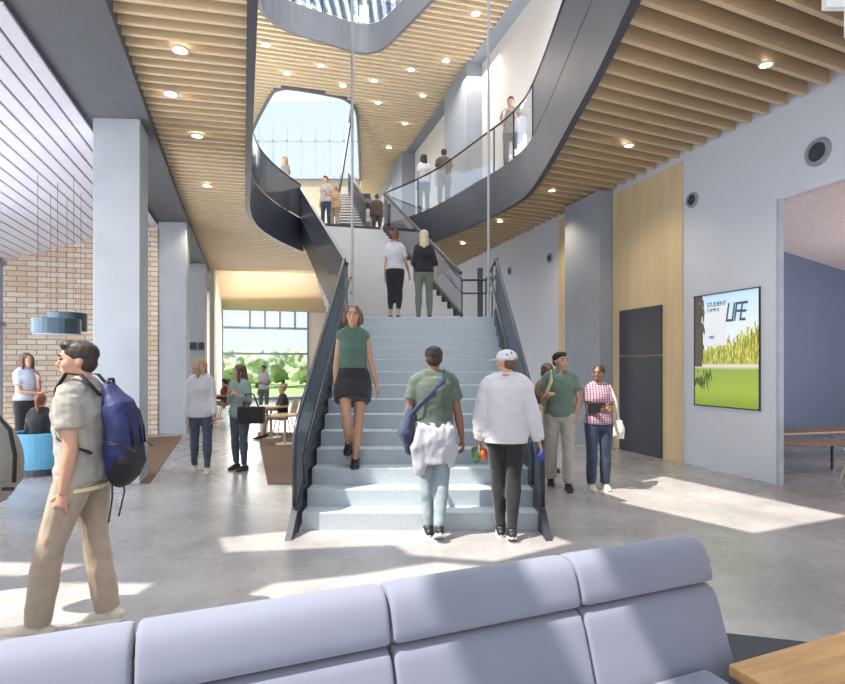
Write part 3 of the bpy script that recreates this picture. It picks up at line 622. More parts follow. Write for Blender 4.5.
def person(label, loc, face, H=1.75, sex='m', skin=0, pose=None, top=None, bottom=None, shoes=None, hair=None, lean=(0, .01), yaw=0, pitch=0, group=None, face_on=False, extras=()):
    pose = pose or {}; s = H/1.75; rng = random.Random(hash(round(loc[0]*100)) & 0xffff); sd = rng.random()*50
    Yd = loc[1]; vox = max(.008, min(.03, Yd*.0021)); f = sex == 'f'
    G = lambda k, d: Vector(pose.get(k, d)).normalized()
    legs = {}; hipw = .092 if not f else .088
    for sg, k in ((-1, 'l'), (1, 'r')):
        th = G('th_'+k, (.03, .05, -1)); sh = G('sh_'+k, (.01, -.04, -1)); th.x *= sg; sh.x *= sg
        h = Vector((sg*hipw, 0, 0))*s; kn = h+th*.43*s; an = kn+sh*.41*s; fp = pose.get('ft_'+k, 0)
        legs[k] = [h, kn, an, fp]
    zb = min(l[2].z-.075*s-(max(0, math.sin(math.radians(-l[3])))*.0) for l in legs.values())
    PZ = -zb; off = Vector((0, 0, PZ))
    root = thing('person', label, 'person', loc, math.radians(face), group)
    for l in legs.values():
        for i in range(3): l[i] = l[i]+off
    sp = Vector((lean[0], lean[1], 1)).normalized(); ax = lambda q: off+sp*q*s
    shw = .152 if not f else .128
    if f: tor = [(-.09, .09, .08), (-.03, .165, .112), (.03, .165, .112), (.14, .122, .09), (.22, .125, .095), (.32, .135, .118), (.40, .132, .10), (.465, .105, .075), (.50, .07, .055)]
    else: tor = [(-.09, .10, .085), (-.03, .16, .108), (.03, .158, .108), (.13, .146, .10), (.25, .150, .108), (.36, .165, .118), (.43, .160, .105), (.485, .12, .08), (.515, .07, .055)]
    chest = ax(.455 if not f else .435); neck = ax(.50)
    arms = {}
    for sg, k in ((-1, 'l'), (1, 'r')):
        ua = G('ua_'+k, (.14, -.02, -1)); fa = G('fa_'+k, (.08, .18, -1)); ua.x *= sg; fa.x *= sg
        S = chest+Vector((sg*shw*s, 0, 0)); E = S+ua*.285*s; W = E+fa*.245*s; arms[k] = (S, E, W, ua, fa)
    body = MB()
    def torso(mb, g, q0, q1):
        pts = [(q, rx, ry) for q, rx, ry in tor if q0-.03 <= q <= q1+.001]
        mb.tube([ax(q) for q, _, _ in pts], [((rx+g)*s, (ry+g)*s) for _, rx, ry in pts], 20, rounded=False)
    def shoulders(mb, g):
        for S, E, W, ua, fa in arms.values():
            mb.tube([neck+Vector((0, 0, .005)), (neck+S)/2+Vector((0, -.005, .015*s)), S], [(.05+g)*s, (.052+g)*s, (.052+g)*s], 10, rounded=True)
    torso(body, 0, -.1, .52); shoulders(body, 0)
    HM = Matrix.Rotation(math.radians(yaw), 3, 'Z') @ Matrix.Rotation(math.radians(pitch), 3, 'X')
    hc = ax(.50)+Vector((0, .022, .155))*s+sp*0
    hp3 = lambda x, y, z: hc+HM @ (Vector((x, y, z))*s)
    body.tube([ax(.46), ax(.53)+Vector((0, .005, 0)), hp3(0, -.015, -.06)], [.062*s if not f else .052*s, .054*s if not f else .045*s, .052*s if not f else .044*s], 12)
    body.ell(hp3(0, -.005, .02), (.074*s, .093*s, .098*s), HM); body.ell(hp3(0, .022, -.055), (.053*s, .062*s, .062*s), HM); body.ell(hp3(0, .062, -.098), (.024*s, .022*s, .02*s), HM)
    if vox < .02:
        body.tube([hp3(0, .080, .02), hp3(0, .098, -.01), hp3(0, .106, -.024), hp3(0, .085, -.034)], [.008*s, .011*s, .014*s, .010*s], 7)
        body.tube([hp3(-.04, .075, .028), hp3(0, .087, .032), hp3(.04, .075, .028)], .009*s, 6); body.ell(hp3(0, .082, -.058), (.022*s, .010*s, .010*s), HM)
        for sg in (-1, 1): body.ell(hp3(sg*.074, -.018, -.006), (.009*s, .016*s, .027*s), HM, 8, 6); body.ell(hp3(sg*.04, .05, -.02), (.025*s, .03*s, .03*s), HM, 8, 6)
    for S, E, W, ua, fa in arms.values():
        k_ = .92 if f else 1.08
        body.tube([S, S.lerp(E, .35), S.lerp(E, .8), E, E.lerp(W, .3), W], [.048*s*k_, .046*s*k_, .038*s*k_, .036*s*k_, .038*s*k_, .024*s*k_], 10, rounded=True)
    for h, kn, an, fp in legs.values():
        body.tube([h, h.lerp(kn, .3), kn.lerp(h, .12), kn.lerp(an, .05), kn.lerp(an, .32), kn.lerp(an, .75), an], [.085*s, .078*s, .054*s, .050*s, .053*s, .036*s, .033*s], 12, rounded=True)
        fd = Matrix.Rotation(math.radians(fp), 3, 'X') @ Vector((0, 1, 0)); fu = Matrix.Rotation(math.radians(fp), 3, 'X') @ Vector((0, 0, 1))
        body.tube([an-fu*.035*s-fd*.03*s, an-fu*.045*s+fd*.06*s, an-fu*.055*s+fd*.14*s], [.036*s, .034*s, .02*s], 8, rounded=True)
    me = remesh(body, vox, 3 if vox < .02 else 1)
    hb = MB()
    for sg, k in ((-1, 'l'), (1, 'r')):
        S, E, W, ua, fa = arms[k]; hd = Vector(pose.get('hd_'+k, tuple(Vector((fa.x*sg, fa.y, fa.z))))); hd.x *= sg; td = Vector(pose.get('td_'+k, (0, 1, .3))); td.x *= sg; pn = Vector(pose.get('pn_'+k, (-1, 0, 0))); pn.x *= sg
        hand(hb, W, hd, td, pn, s*(.92 if f else 1), pose.get('curl_'+k, .35))
    bmj = bpy.data.meshes.new('person_body'); 
    vs = [v.co.copy() for v in me.vertices]; fs_ = [tuple(p.vertices) for p in me.polygons]; o0 = len(vs)
    bmj.from_pydata(vs+[Vector(v) for v in hb.v], [], fs_+[tuple(i+o0 for i in q) for q in hb.f]); bmj.update()
    bpy.data.meshes.remove(me)
    obj('body', bmj, SKIN[skin], root, smooth=True)
    if face_on:
        for sg in (-1, 1):
            e = obj('eye', MB().ell(hp3(sg*.030, .080, .010), (.012*s, .008*s, .007*s), HM, 10, 6), mat('eye_dark', (.05, .035, .03), .3), root, smooth=True)
            obj('eyebrow', MB().tube([hp3(sg*.014, .092, .030), hp3(sg*.034, .088, .036), hp3(sg*.050, .076, .030)], .0045*s, 5), mat('brow_dark', (.05, .03, .02), .8), root, smooth=True)
        obj('lips', MB().ell(hp3(0, .089, -.058), (.021*s, .007*s, .0075*s), HM, 10, 6), mat('lip_rose', (.50, .18, .15), .5), root, smooth=True)
    # clothing
    if top:
        m, slv, hem, loose = top; g = .014+loose; mb = MB(); torso(mb, g, hem, .50); 
        mb.tube([ax(hem), ax(hem+.06)], [((.160+g)*s if not f or hem < .05 else (.128+g)*s, (.108+g)*s if not f or hem < .05 else (.095+g)*s)]*2, 20)
        if slv != 'none': shoulders(mb, g*.7)
        else:
            for S, E, W, ua, fa in arms.values(): mb.tube([neck.lerp(S, .25), neck.lerp(S, .85)], [(.052+g)*s]*2, 10, rounded=True)
        for S, E, W, ua, fa in arms.values():
            r0 = (.050 if not f else .045)+g*.8
            if slv == 'short': mb.tube([S, S.lerp(E, .62)], [r0*s, (r0+.006)*s], 12, rounded=False)
            if slv == 'long': mb.tube([S, S.lerp(E, .5), E, E.lerp(W, .5), E.lerp(W, .97)], [r0*s, r0*s, (r0-.004)*s, (r0-.008)*s, (.032+g*.6)*s], 12)
            if slv == 'elbow': mb.tube([S, S.lerp(E, .5), E, E.lerp(W, .25)], [r0*s, r0*s, r0*s, (r0-.004)*s], 12)
        obj('shirt', remesh(mb, vox, 3, .010 if loose > .015 else .006, 9, (1, 1, 1.6), sd), m, root)
    if bottom:
        kind, m = bottom; mb = MB()
        if kind == 'skirt':
            a_, b_ = legs['l'][0].lerp(legs['l'][1], .62), legs['r'][0].lerp(legs['r'][1], .62); c_ = (a_+b_)/2
            mb.tube([ax(.15), ax(.05), ax(-.03), c_.lerp(ax(-.03), .5), c_], [(.13*s, .10*s), (.178*s, .132*s), (.195*s, .15*s), (.20*s, .165*s), (.192*s, .165*s)], 22)
        else:
            fl = {'trouser': 1.0, 'slim': .99, 'capri': .70}[kind]; gl = {'trouser': .016, 'slim': .009, 'capri': .010}[kind]
            mb.tube([ax(.10), ax(.03), ax(-.03), ax(-.09)], [((.15 if not f else .135)*s, .112*s), (.172*s, .122*s), (.172*s, .122*s), (.12*s, .10*s)], 20)
            for h, kn, an, fp in legs.values():
                e = kn.lerp(an, fl)
                mb.tube([h, h.lerp(kn, .3), kn.lerp(h, .1), kn.lerp(e, .3), kn.lerp(e, .75), e], [(.088+gl)*s, (.080+gl)*s, (.056+gl*1.2)*s, (.056+gl*1.3)*s, (.042+gl*(2.0 if kind == 'trouser' else 1))*s, (.040+gl*(1.8 if kind == 'trouser' else .6))*s], 14)
        obj('skirt' if kind == 'skirt' else 'trousers', remesh(mb, vox, 3, .006, 10, (1, 1, .8), sd+9), m, root)
    if shoes:
        m, sole = shoes
        for h, kn, an, fp in legs.values():
            R_ = Matrix.Rotation(math.radians(fp), 3, 'X'); q = lambda x, y, z: an+R_ @ (Vector((x, y, z))*s)
            mb = MB(); mb.tube([q(0, -.065, -.04), q(0, -.02, -.034), q(0, .05, -.036), q(0, .12, -.048), q(0, .185, -.056)], [(.036*s, .034*s), (.042*s, .042*s), (.044*s, .036*s), (.046*s, .026*s), (.034*s, .016*s)], 12, (0, 0, 1), rounded=True)
            mb2 = MB(); mb.tube([q(0, -.015, -.03), q(0, -.02, .01)], [.042*s, .042*s], 10)
            sh_ = obj('shoe', mb, m, root, smooth=True)
            mb2.loft([[q(math.cos(a_)*w_, y+math.sin(a_)*.0, -.075+dz) for a_, w_, y in ((0, .04, -.06), (0, .042, .02), (0, .048, .11), (0, .035, .18), (0, .0, .21), (3.1416, .035, .18), (3.1416, .048, .11), (3.1416, .042, .02), (3.1416, .04, -.06), (0, 0, -.10))] for dz in (0, .022)])
            obj('sole', mb2, sole, sh_)
    if hair:
        st_, m = hair; mb = MB()
        if st_ in ('short', 'fade'):
            mb.ell(hp3(0, -.018, .043), (.083*s, .096*s, .078*s if st_ == 'short' else .070*s), HM); mb.ell(hp3(0, -.045, -.005), (.072*s, .058*s, .07*s), HM)
            if st_ == 'short': mb.ell(hp3(0, .045, .088), (.06*s, .045*s, .032*s), HM)
        elif st_ in ('long', 'bob', 'bun', 'ponytail'):
            mb.ell(hp3(0, -.020, .040), (.086*s, .100*s, .082*s), HM)
            if st_ == 'long':
                mb.tube([hp3(0, -.045, .03), hp3(0, -.06, -.08), hp3(0, -.07, -.19), hp3(0, -.065, -.27)], [(.082*s, .06*s), (.085*s, .055*s), (.08*s, .045*s), (.05*s, .025*s)], 14)
                for sg in (-1, 1): mb.tube([hp3(sg*.065, .01, .05), hp3(sg*.078, .02, -.03), hp3(sg*.075, .02, -.13), hp3(sg*.07, .0, -.2)], [.028*s, .026*s, .024*s, .014*s], 8)
            if st_ == 'bob':
                mb.tube([hp3(0, -.035, .03), hp3(0, -.04, -.05), hp3(0, -.045, -.10)], [(.092*s, .075*s), (.100*s, .075*s), (.085*s, .06*s)], 14)
                for sg in (-1, 1): mb.tube([hp3(sg*.065, .02, .05), hp3(sg*.085, .02, -.03), hp3(sg*.085, .01, -.09)], [.032*s, .034*s, .022*s], 8)
            if st_ == 'bun': mb.ell(hp3(0, -.045, -.005), (.072*s, .06*s, .07*s), HM); mb.ell(hp3(.0, -.10, .09), (.045*s, .045*s, .04*s), HM)
            if st_ == 'ponytail': mb.ell(hp3(0, -.045, -.005), (.072*s, .06*s, .07*s), HM); mb.tube([hp3(0, -.10, .05), hp3(0, -.14, .0), hp3(.01, -.14, -.10), hp3(.02, -.13, -.2)], [.03*s, .035*s, .032*s, .012*s], 8, rounded=True)
        elif st_ == 'scarf':
            mb.ell(hp3(0, -.015, .025), (.092*s, .108*s, .105*s), HM); mb.tube([hp3(0, -.01, -.04), hp3(0, -.02, -.12), ax(.46)], [(.085*s, .085*s), (.09*s, .09*s), (.15*s, .12*s)], 14); mb.tube([hp3(0, -.11, -.02), hp3(0, -.13, -.16), hp3(0, -.12, -.25)], [(.05*s, .03*s), (.07*s, .03*s), (.03*s, .015*s)], 10)
        elif st_ == 'curly':
            mb.ell(hp3(0, -.03, .04), (.098*s, .10*s, .09*s), HM); mb.ell(hp3(0, -.06, -.03), (.095*s, .07*s, .09*s), HM)
            for sg in (-1, 1): mb.ell(hp3(sg*.08, .0, -.03), (.035*s, .045*s, .07*s), HM)
        nm = 'headscarf' if st_ == 'scarf' else 'hair'
        obj(nm, remesh(mb, max(.008, vox*.8), 2, .004 if st_ != 'curly' else .010, 34, (1, 1, .6), sd+3), m, root)
    RM = Matrix.Translation(Vector(loc)) @ Matrix.Rotation(math.radians(face), 4, 'Z')
    return dict(root=root, ax=ax, hp=hp3, HM=HM, arms=arms, legs=legs, s=s, W=lambda v: RM @ Vector(v), RM=RM, vox=vox, sd=sd)
def cloth(n, c, v=.10, r=.9): return mat(n, c, r, var=v, scale=14, bump=.12, bscale=220, sheen=.2)
TAN = cloth('khaki_cloth', (.42, .33, .25)); JEAN = cloth('blue_denim', (.07, .095, .13), .25); DJEAN = cloth('dark_denim', (.035, .055, .10), .2); LJEAN = cloth('pale_denim', (.27, .33, .37), .15)
BLACK = cloth('black_cloth', (.018, .018, .022)); CREAM = cloth('taupe_shirt', (.36, .34, .31), .06); GREEN = cloth('sage_tee', (.085, .115, .095)); WHT = cloth('white_cloth', (.62, .61, .66), .03)
OLIVE = cloth('olive_cloth', (.16, .19, .15)); TEAL = cloth('teal_blouse', (.075, .14, .11)); GREY = cloth('grey_cloth', (.22, .22, .24)); STONE = cloth('stone_cloth', (.45, .42, .38)); SEAFOAM = cloth('seafoam_tee', (.14, .205, .165))
def hairm(n, c): return mat(n, c, .55, var=.35, scale=60, stretch=(1, 1, .2))
HB = hairm('black_brown_hair', (.028, .018, .014)); HBR = hairm('brown_hair', (.11, .065, .04)); HBL = hairm('blonde_hair', (.40, .27, .15)); HRED = hairm('auburn_hair', (.22, .07, .04))
SB = (mat('black_shoe', (.02, .02, .022), .5), mat('white_sole', (.75, .75, .74), .6)); SW = (mat('cream_shoe', (.62, .55, .45), .6), mat('white_sole', (.75, .75, .74), .6)); SBB = (MATS['black_shoe'], mat('dark_sole', (.04, .035, .03), .7))
def atp(px, Y): return (px-CX)*Y/F
def soft(name, mb, m, parent=None, vox=.01, wr=.004, sm=3, ws=14): return obj(name, remesh(mb, vox, sm, wr, ws), m, parent)
def strap(pts, w, th=.006):
    pts = [Vector(p) for p in pts]; mb = MB(); mb.tube(pts, [(w/2, th)]*len(pts), 6, (0, 1, 0)); return mb
def standalone(name, label, cat, p, loc=None, group=None):
    t = thing(name, label, cat, (0, 0, 0), 0, group); t.matrix_world = p['RM'] if p else Matrix.Identity(4); return t
# --- 1 man with backpack, left foreground, facing left (towards -X, slightly away)
p = person('man at left in taupe short-sleeved shirt and khaki trousers wearing a blue backpack', (-2.07, 3.42, 0), 96, 1.84, 'm', 0,
    dict(th_l=(.04, .33, -1), sh_l=(.0, .14, -1), th_r=(.02, -.05, -1), sh_r=(.02, -.16, -1), ft_r=-4, ft_l=4, ua_l=(.10, -.10, -1), fa_l=(.02, .16, -1), ua_r=(.08, .0, -1), fa_r=(-.02, .1, -1)),
    (CREAM, 'short', -.03, .016), ('trouser', TAN), SW, ('short', HB), lean=(0, .02), yaw=16, face_on=True)
q = p['ax']; s = p['s']
NAVYB = mat('backpack_blue', (.015, .022, .11), .6, var=.3, scale=5, bump=.2); BPK = mat('backpack_black', (.012, .012, .016), .6)
bt_ = standalone('backpack', 'large blue and black backpack on the back of the man in taupe', 'backpack', p)
mb = MB(); mb.tube([q(.04)+Vector((0, -.22, 0)), q(.12)+Vector((0, -.24, 0)), q(.28)+Vector((0, -.235, 0)), q(.40)+Vector((0, -.21, 0)), q(.46)+Vector((0, -.18, 0))], [(.11, .085), (.145, .105), (.15, .10), (.135, .085), (.09, .05)], 18, rounded=True); soft('pack_body', mb, NAVYB, bt_, .010, .006, 3, 10)
mb = MB(); mb.tube([q(.02)+Vector((0, -.24, 0)), q(.08)+Vector((0, -.27, 0)), q(.17)+Vector((0, -.275, 0))], [(.12, .09), (.145, .09), (.12, .07)], 16, rounded=True); soft('front_pocket', mb, BPK, bt_, .010, .004)
for sg in (-1, 1):
    obj('shoulder_strap', strap([q(.46)+Vector((sg*.10, -.15, 0)), q(.575)+Vector((sg*.11, -.05, 0)), q(.585)+Vector((sg*.115, .03, 0)), q(.50)+Vector((sg*.115, .085, 0)), q(.36)+Vector((sg*.12, .105, 0)), q(.22)+Vector((sg*.15, .06, 0)), q(.14)+Vector((sg*.16, -.12, 0))], .05, .008), BPK, bt_, smooth=True)
    obj('side_strap', strap([q(.2)+Vector((sg*.15, -.18, 0)), q(.19)+Vector((sg*.165, -.27, 0)), q(.14)+Vector((sg*.13, -.36, 0))], .02, .004), BPK, bt_)
    obj('hanging_strap', strap([q(-.02)+Vector((sg*.08, -.20, 0)), q(-.13)+Vector((sg*.085, -.20, 0)), q(-.27)+Vector((sg*.07, -.17, 0))], .02, .004), BPK, bt_)
for sg in (-1, 0, 1): obj('zip_seam', MB().tube([q(.46)+Vector((sg*.06, -.245+abs(sg)*.02, 0)), q(.36)+Vector((sg*.08, -.312+abs(sg)*.012, 0)), q(.26)+Vector((sg*.085, -.338+abs(sg)*.014, 0)), q(.17)+Vector((sg*.085, -.345+abs(sg)*.014, 0))], .007, 6), BPK, bt_, smooth=True)
obj('carry_handle', MB().tube([q(.5)+Vector((-.05, -.17, 0)), q(.55)+Vector((-.03, -.17, 0)), q(.55)+Vector((.03, -.17, 0)), q(.5)+Vector((.05, -.17, 0))], .010, 8), BPK, bt_, smooth=True)
mb = MB(); sl = MB()
# shirt collar and tee hem
obj('collar', MB().tube([p['ax'](.505)+Vector((math.cos(a_)*.065*s, math.sin(a_)*.06*s+.005, .012)) for a_ in [i*.4 for i in range(17)]], [(.012, .022)]*17, 8, (0, 0, 1)), CREAM, p['root'], smooth=True)
obj('undershirt_hem', MB().tube([q(-.075), q(-.055)], [(.184*s, .134*s)]*2, 24), cloth('pale_yellow_cotton', (.70, .66, .42)), p['root'])
# --- 2 partial person at the very left with grey backpack
p = person('person cut off at the left edge, only a grey backpack and sleeve showing', (-3.62, 3.9, 0), 20, 1.75, 'm', 0, {}, (GREY, 'long', -.03, .02), ('trouser', GREY), SBB, ('short', HB))
bt_ = standalone('backpack', 'grey rounded backpack cut off at the left edge of the picture', 'backpack', None)
q2 = lambda px, py, Y=3.55: P(px, py, Y)
mb = MB(); mb.tube([q2(-8, 484), q2(-6, 476), q2(-6, 455), q2(-8, 434), q2(-12, 422)], [(.14, .10), (.175, .13), (.17, .13), (.13, .11), (.08, .07)], 18, rounded=True); soft('pack_body', mb, cloth('backpack_grey', (.27, .26, .24)), bt_, .010, .005)
obj('trim_band', MB().tube([q2(-2, 416, 3.45), q2(10, 430, 3.43), q2(15, 455, 3.42), q2(14, 482, 3.43)], .012, 8), BPK, bt_, smooth=True)
obj('label_patch', MB().box(q2(8, 489, 3.405), (.07, .015, .02)), BPK, bt_)
# --- 3 woman standing far left with hand at chin
person('woman with long brown hair standing behind the blue tub chair, hand at chin', (atp(26, 9.6), 9.6, 0), 245, 1.90, 'f', 0,
    dict(ua_l=(.05, .4, -1), fa_l=(-.45, .55, .9), ua_r=(.05, .3, -1), fa_r=(-.9, .5, -.1)), (mat('lilac_blouse', (.50, .52, .62), .8), 'short', .02, .012), ('slim', BLACK), SBB, ('long', HBR))
# --- 4 seated person in tub chair seen from behind
person('person in black seated in the blue tub chair, auburn hair tied back', (atp(40, 8.55), 8.55, 0), 10, 1.62, 'f', 0, dict(th_l=(.1, 1, -.05), th_r=(.1, 1, -.05), sh_l=(0, .1, -1), sh_r=(0, .1, -1)), (BLACK, 'long', -.02, .02), ('trouser', BLACK), SBB, ('ponytail', HRED))
t = thing('tub_chair', 'bright blue rounded tub chair behind the man with the backpack', 'chair', (-5.72, 8.42, 0))
BLU = mat('sky_blue_upholstery', (.10, .32, .48), .7, var=.05); sec = []
for i in range(25):
    a_ = math.radians(-215+i*250/24); c_, s_ = math.cos(a_), math.sin(a_); sec.append([(c_*.40, s_*.40, .10), (c_*.42, s_*.42, .62), (c_*.34, s_*.34, .62), (c_*.32, s_*.32, .10)])
obj('shell', MB().loft(sec), BLU, t, bevel=.015); obj('seat_cushion', MB().tube([(0, .03, .10), (0, .03, .36)], .33, 24), BLU, t, bevel=.02); obj('plinth', MB().tube([(0, 0, 0), (0, 0, .10)], .34, 24), DOORM, t)
# --- 5 woman white shirt
p = person('woman with long blonde hair, loose white shirt and dark jeans in the left aisle', (atp(201, 8.5), 8.5, 0), 200, 1.80, 'f', 0,
    dict(th_l=(.0, .22, -1), sh_l=(0, .05, -1), th_r=(.0, -.10, -1), sh_r=(.02, -.30, -1), ft_r=-25, ua_l=(.10, .15, -1), fa_l=(.1, .5, -1), fa_r=(.1, .15, -1)), (WHT, 'long', -.10, .014), ('slim', JEAN), SW, ('long', HBL), yaw=45, face_on=True)
# --- 6 woman green jacket with bag
p = person('woman with long brown hair in sage jacket carrying a black tote bag on her arm', (atp(240, 8.7), 8.7, 0), 165, 1.70, 'f', 0,
    dict(th_l=(.02, .12, -1), th_r=(.04, -.05, -1), sh_r=(.02, -.12, -1), ua_l=(.18, .1, -1), fa_l=(-.2, .8, .5), ua_r=(.1, .1, -1), fa_r=(-.5, .8, .8)), (mat('sage_jacket', (.26, .33, .30), .85), 'long', -.06, .012), ('slim', JEAN), SBB, ('long', HBR), yaw=-50, face_on=True)
bt_ = thing('tote_bag', 'black tote bag hanging from the forearm of the woman in sage jacket', 'bag', (0, 0, 0))
c = P(251, 415, 8.55); mb = MB(); mb.box(c, (.40, .14, .26)); soft('bag_body', mb, BLACK, bt_, .02, .006)
obj('bag_handle', MB().tube([c+Vector((-.12, 0, .1)), c+Vector((-.08, .0, .32)), c+Vector((.04, 0, .32)), c+Vector((.12, 0, .1))], .012, 6), BLACK, bt_, smooth=True)
# --- 7 back person by rear window
person('distant dark-haired person in white shirt standing by the rear window', (atp(264, 17.5), 17.5, 0), 170, 1.68, 'f', 1, dict(fa_l=(-.4, .8, .1)), (WHT, 'short', 0, .012), ('slim', OLIVE), SBB, ('short', HB))
# --- 8 seated woman black top at small table, 9 distant seated person
p = person('blonde woman in black top seated at the small round table beside the stairs', (atp(283, 12.6), 12.6, 0), 120, 1.68, 'f', 0, dict(th_l=(.06, 1, 0), th_r=(.12, 1, 0), sh_l=(0, .2, -1), sh_r=(0, -.1, -1), ua_l=(.1, .4, -1), fa_l=(-.3, 1, .0), ua_r=(.1, .4, -1), fa_r=(-.3, 1, .05)), (BLACK, 'elbow', 0, .01), ('slim', TAN), SBB, ('bun', HBL), face_on=False)
person('distant seated person in dark red top at a far table', (atp(225, 17), 17, 0), 100, 1.68, 'm', 1, dict(th_l=(.06, 1, 0), th_r=(.12, 1, 0), sh_l=(0, .2, -1), sh_r=(0, -.1, -1), fa_l=(0, 1, 0)), (mat('dark_red_cloth', (.22, .05, .05), .9), 'long', 0, .01), ('slim', TAN), SBB, ('short', HB))
def round_table(label, x, y, r_, h, group=None):
    t = thing('cafe_table', label, 'table', (x, y, 0)); o_ = mat('light_oak_top', (.62, .45, .26), .45, var=.1)
    obj('tabletop', MB().tube([(0, 0, h-.035), (0, 0, h)], r_, 28), o_, t, bevel=.006)
    obj('column', MB().tube([(0, 0, .02), (0, 0, h-.035)], .03, 10), MATS['pale_leg'], t); obj('foot', MB().tube([(0, 0, 0), (0, 0, .025)], r_*.6, 20), MATS['pale_leg'], t)
round_table('small round oak table in front of the seated woman in black', atp(271, 12.4), 12.4, .38, .72)
round_table('low round oak side table close to the stair balustrade', atp(285, 11.4), 11.4, .33, .62)
round_table('far oak table beside the distant seated person', atp(217, 17), 16.9, .35, .72)
shell_chair('oak-coloured shell chair under the seated woman in black', (atp(284, 12.65), 12.65), math.radians(120-0), mat('oak_shell', (.50, .34, .19), .5), MATS['pale_leg'])
shell_chair('oak-coloured shell chair under the distant person in dark red', (atp(226, 17), 17.02), math.radians(100), MATS['oak_shell'], MATS['pale_leg'])
# --- 10 woman descending the stairs
zst = lambda i: RZ*i
p = person('woman in teal blouse and black skirt walking down the stairs', (atp(353, 6.27), 6.27, RZ*3-.0), 184, 1.86, 'f', 1,
    dict(th_l=(-.06, .18, -1), sh_l=(-.08, .10, -1), ft_l=0, th_r=(-.07, .58, -.85), sh_r=(-.03, -.62, -.85), ft_r=-8, ua_l=(.22, -.05, -1), fa_l=(.25, .10, -1), ua_r=(.16, .02, -1), fa_r=(.05, .12, -1)),
    (TEAL, 'none', .10, .008), ('skirt', BLACK), SBB, ('bob', hairm('chestnut_hair', (.14, .08, .05))), face_on=True)
obj('belt', MB().tube([p['ax'](.135), p['ax'](.165)], [(.139*p['s'], .108*p['s'])]*2, 24), cloth('tan_belt', (.25, .17, .10)), p['root'])
t = standalone('phone', 'small pink-cased phone in the hand of the woman descending the stairs', 'phone', p)
W_ = p['arms']['r'][2]; obj('phone_body', MB().box(W_+Vector((.0, .01, -.10)), (.02, .07, .13)), mat('pink_case', (.55, .12, .22), .4), t, bevel=.004)
# --- 11 man green tee
p = person('man in sage tee and pale jeans with a white shirt tied around his waist', (atp(434, 5.35), 5.35, 0), 4, 1.88, 'm', 2,
    dict(th_l=(-.06, .08, -1), sh_l=(-.05, -.06, -1), th_r=(-.06, -.02, -1), sh_r=(-.10, -.40, -1), ft_r=-26, ua_l=(.26, .02, -1), fa_l=(-.1, .55, -.8), ua_r=(.22, .0, -1), fa_r=(.18, .16, -1)),
    (GREEN, 'short', .02, .010), ('slim', LJEAN), SB, ('fade', HB), lean=(.0, .02))
q = p['ax']; s = p['s']; PALEW = cloth('pale_tied_cloth', (.46, .46, .52), .05)
mb = MB(); mb.tube([q(.10), q(.04), q(-.05), q(-.16), q(-.27)], [(.172*s, .125*s), (.195*s, .145*s), (.205*s, .155*s), (.20*s, .15*s), (.185*s, .14*s)], 20)
mb.tube([q(.05)+Vector((-.12, -.10, 0)), q(-.12)+Vector((-.16, -.12, 0)), q(-.36)+Vector((-.14, -.11, 0))], [(.06, .04), (.08, .04), (.05, .025)], 10)
mb.tube([q(.05)+Vector((.12, -.10, 0)), q(-.12)+Vector((.15, -.10, 0)), q(-.31)+Vector((.15, -.08, 0))], [(.06, .04), (.07, .035), (.04, .02)], 10)
obj('tied_shirt', remesh(mb, .012, 3, .018, 11, (1, 1, .6), 4), PALEW, p['root'])
bt_ = standalone('messenger_bag', 'dark blue crossbody bag at the left hip of the man in sage tee', 'bag', p); NV = cloth('navy_canvas', (.025, .04, .09), .3)
mb = MB(); mb.tube([q(-.10)+Vector((-.25, .0, 0)), q(.0)+Vector((-.27, .0, 0)), q(.13)+Vector((-.24, .0, 0))], [(.055, .12), (.085, .16), (.05, .13)], 16, rounded=True); soft('bag_body', mb, NV, bt_, .012, .008)
obj('bag_strap', strap([q(.12)+Vector((-.235, -.05, 0)), q(.22)+Vector((-.17, -.125, 0)), q(.36)+Vector((-.02, -.150, 0)), q(.47)+Vector((.07, -.125, 0)), q(.545)+Vector((.10, -.03, 0)), q(.50)+Vector((.07, .12, 0)), q(.30)+Vector((-.06, .15, 0)), q(.12)+Vector((-.24, .06, 0))], .045, .007), NV, bt_, smooth=True)
# --- 12 man in white cap
p = person('man in white cap and oversized white sweatshirt with black trousers, walking towards the stairs', (atp(506, 5.32), 5.32, 0), -6, 1.84, 'm', 0,
    dict(th_l=(-.06, .08, -1), sh_l=(-.05, -.02, -1), th_r=(-.06, -.04, -1), sh_r=(-.05, -.26, -1), ft_r=-14, ua_l=(.26, .05, -1), fa_l=(.06, .15, -1), ua_r=(.30, .02, -1), fa_r=(.26, .12, -1)),
    (WHT, 'long', -.04, .026), ('slim', BLACK), SB, ('fade', HBR), yaw=48)
hp_f = p['hp']; s = p['s']; HMx = p['HM']; q = p['ax']
mb = MB(); mb.ell(hp_f(0, -.01, .045), (.088*s, .104*s, .072*s), HMx); mb.tube([hp_f(0, -.008, .02), hp_f(0, -.008, .045)], [(.090*s, .106*s)]*2, 20); cap_ = obj('cap', remesh(mb, .008, 3), WHT, p['root'])
br = MB(); br.loft([[hp_f(x*w_, y, z) for x, y, z in ((-.075, .05, .03), (-.04, .085, .036), (.04, .085, .036), (.075, .05, .03), (.05, .165, .02), (0, .18, .018), (-.05, .165, .02))] for w_ in (1, 1.001)]); 
bv = [(-.08, .045, .03), (-.045, .09, .034), (.045, .09, .034), (.08, .045, .03), (.058, .155, .022), (0, .178, .018), (-.058, .155, .022)]
br = MB(); br.loft([[hp_f(x, y, z) for x, y, z in bv], [hp_f(x, y, z-.008) for x, y, z in bv]]); obj('brim', br, WHT, cap_)
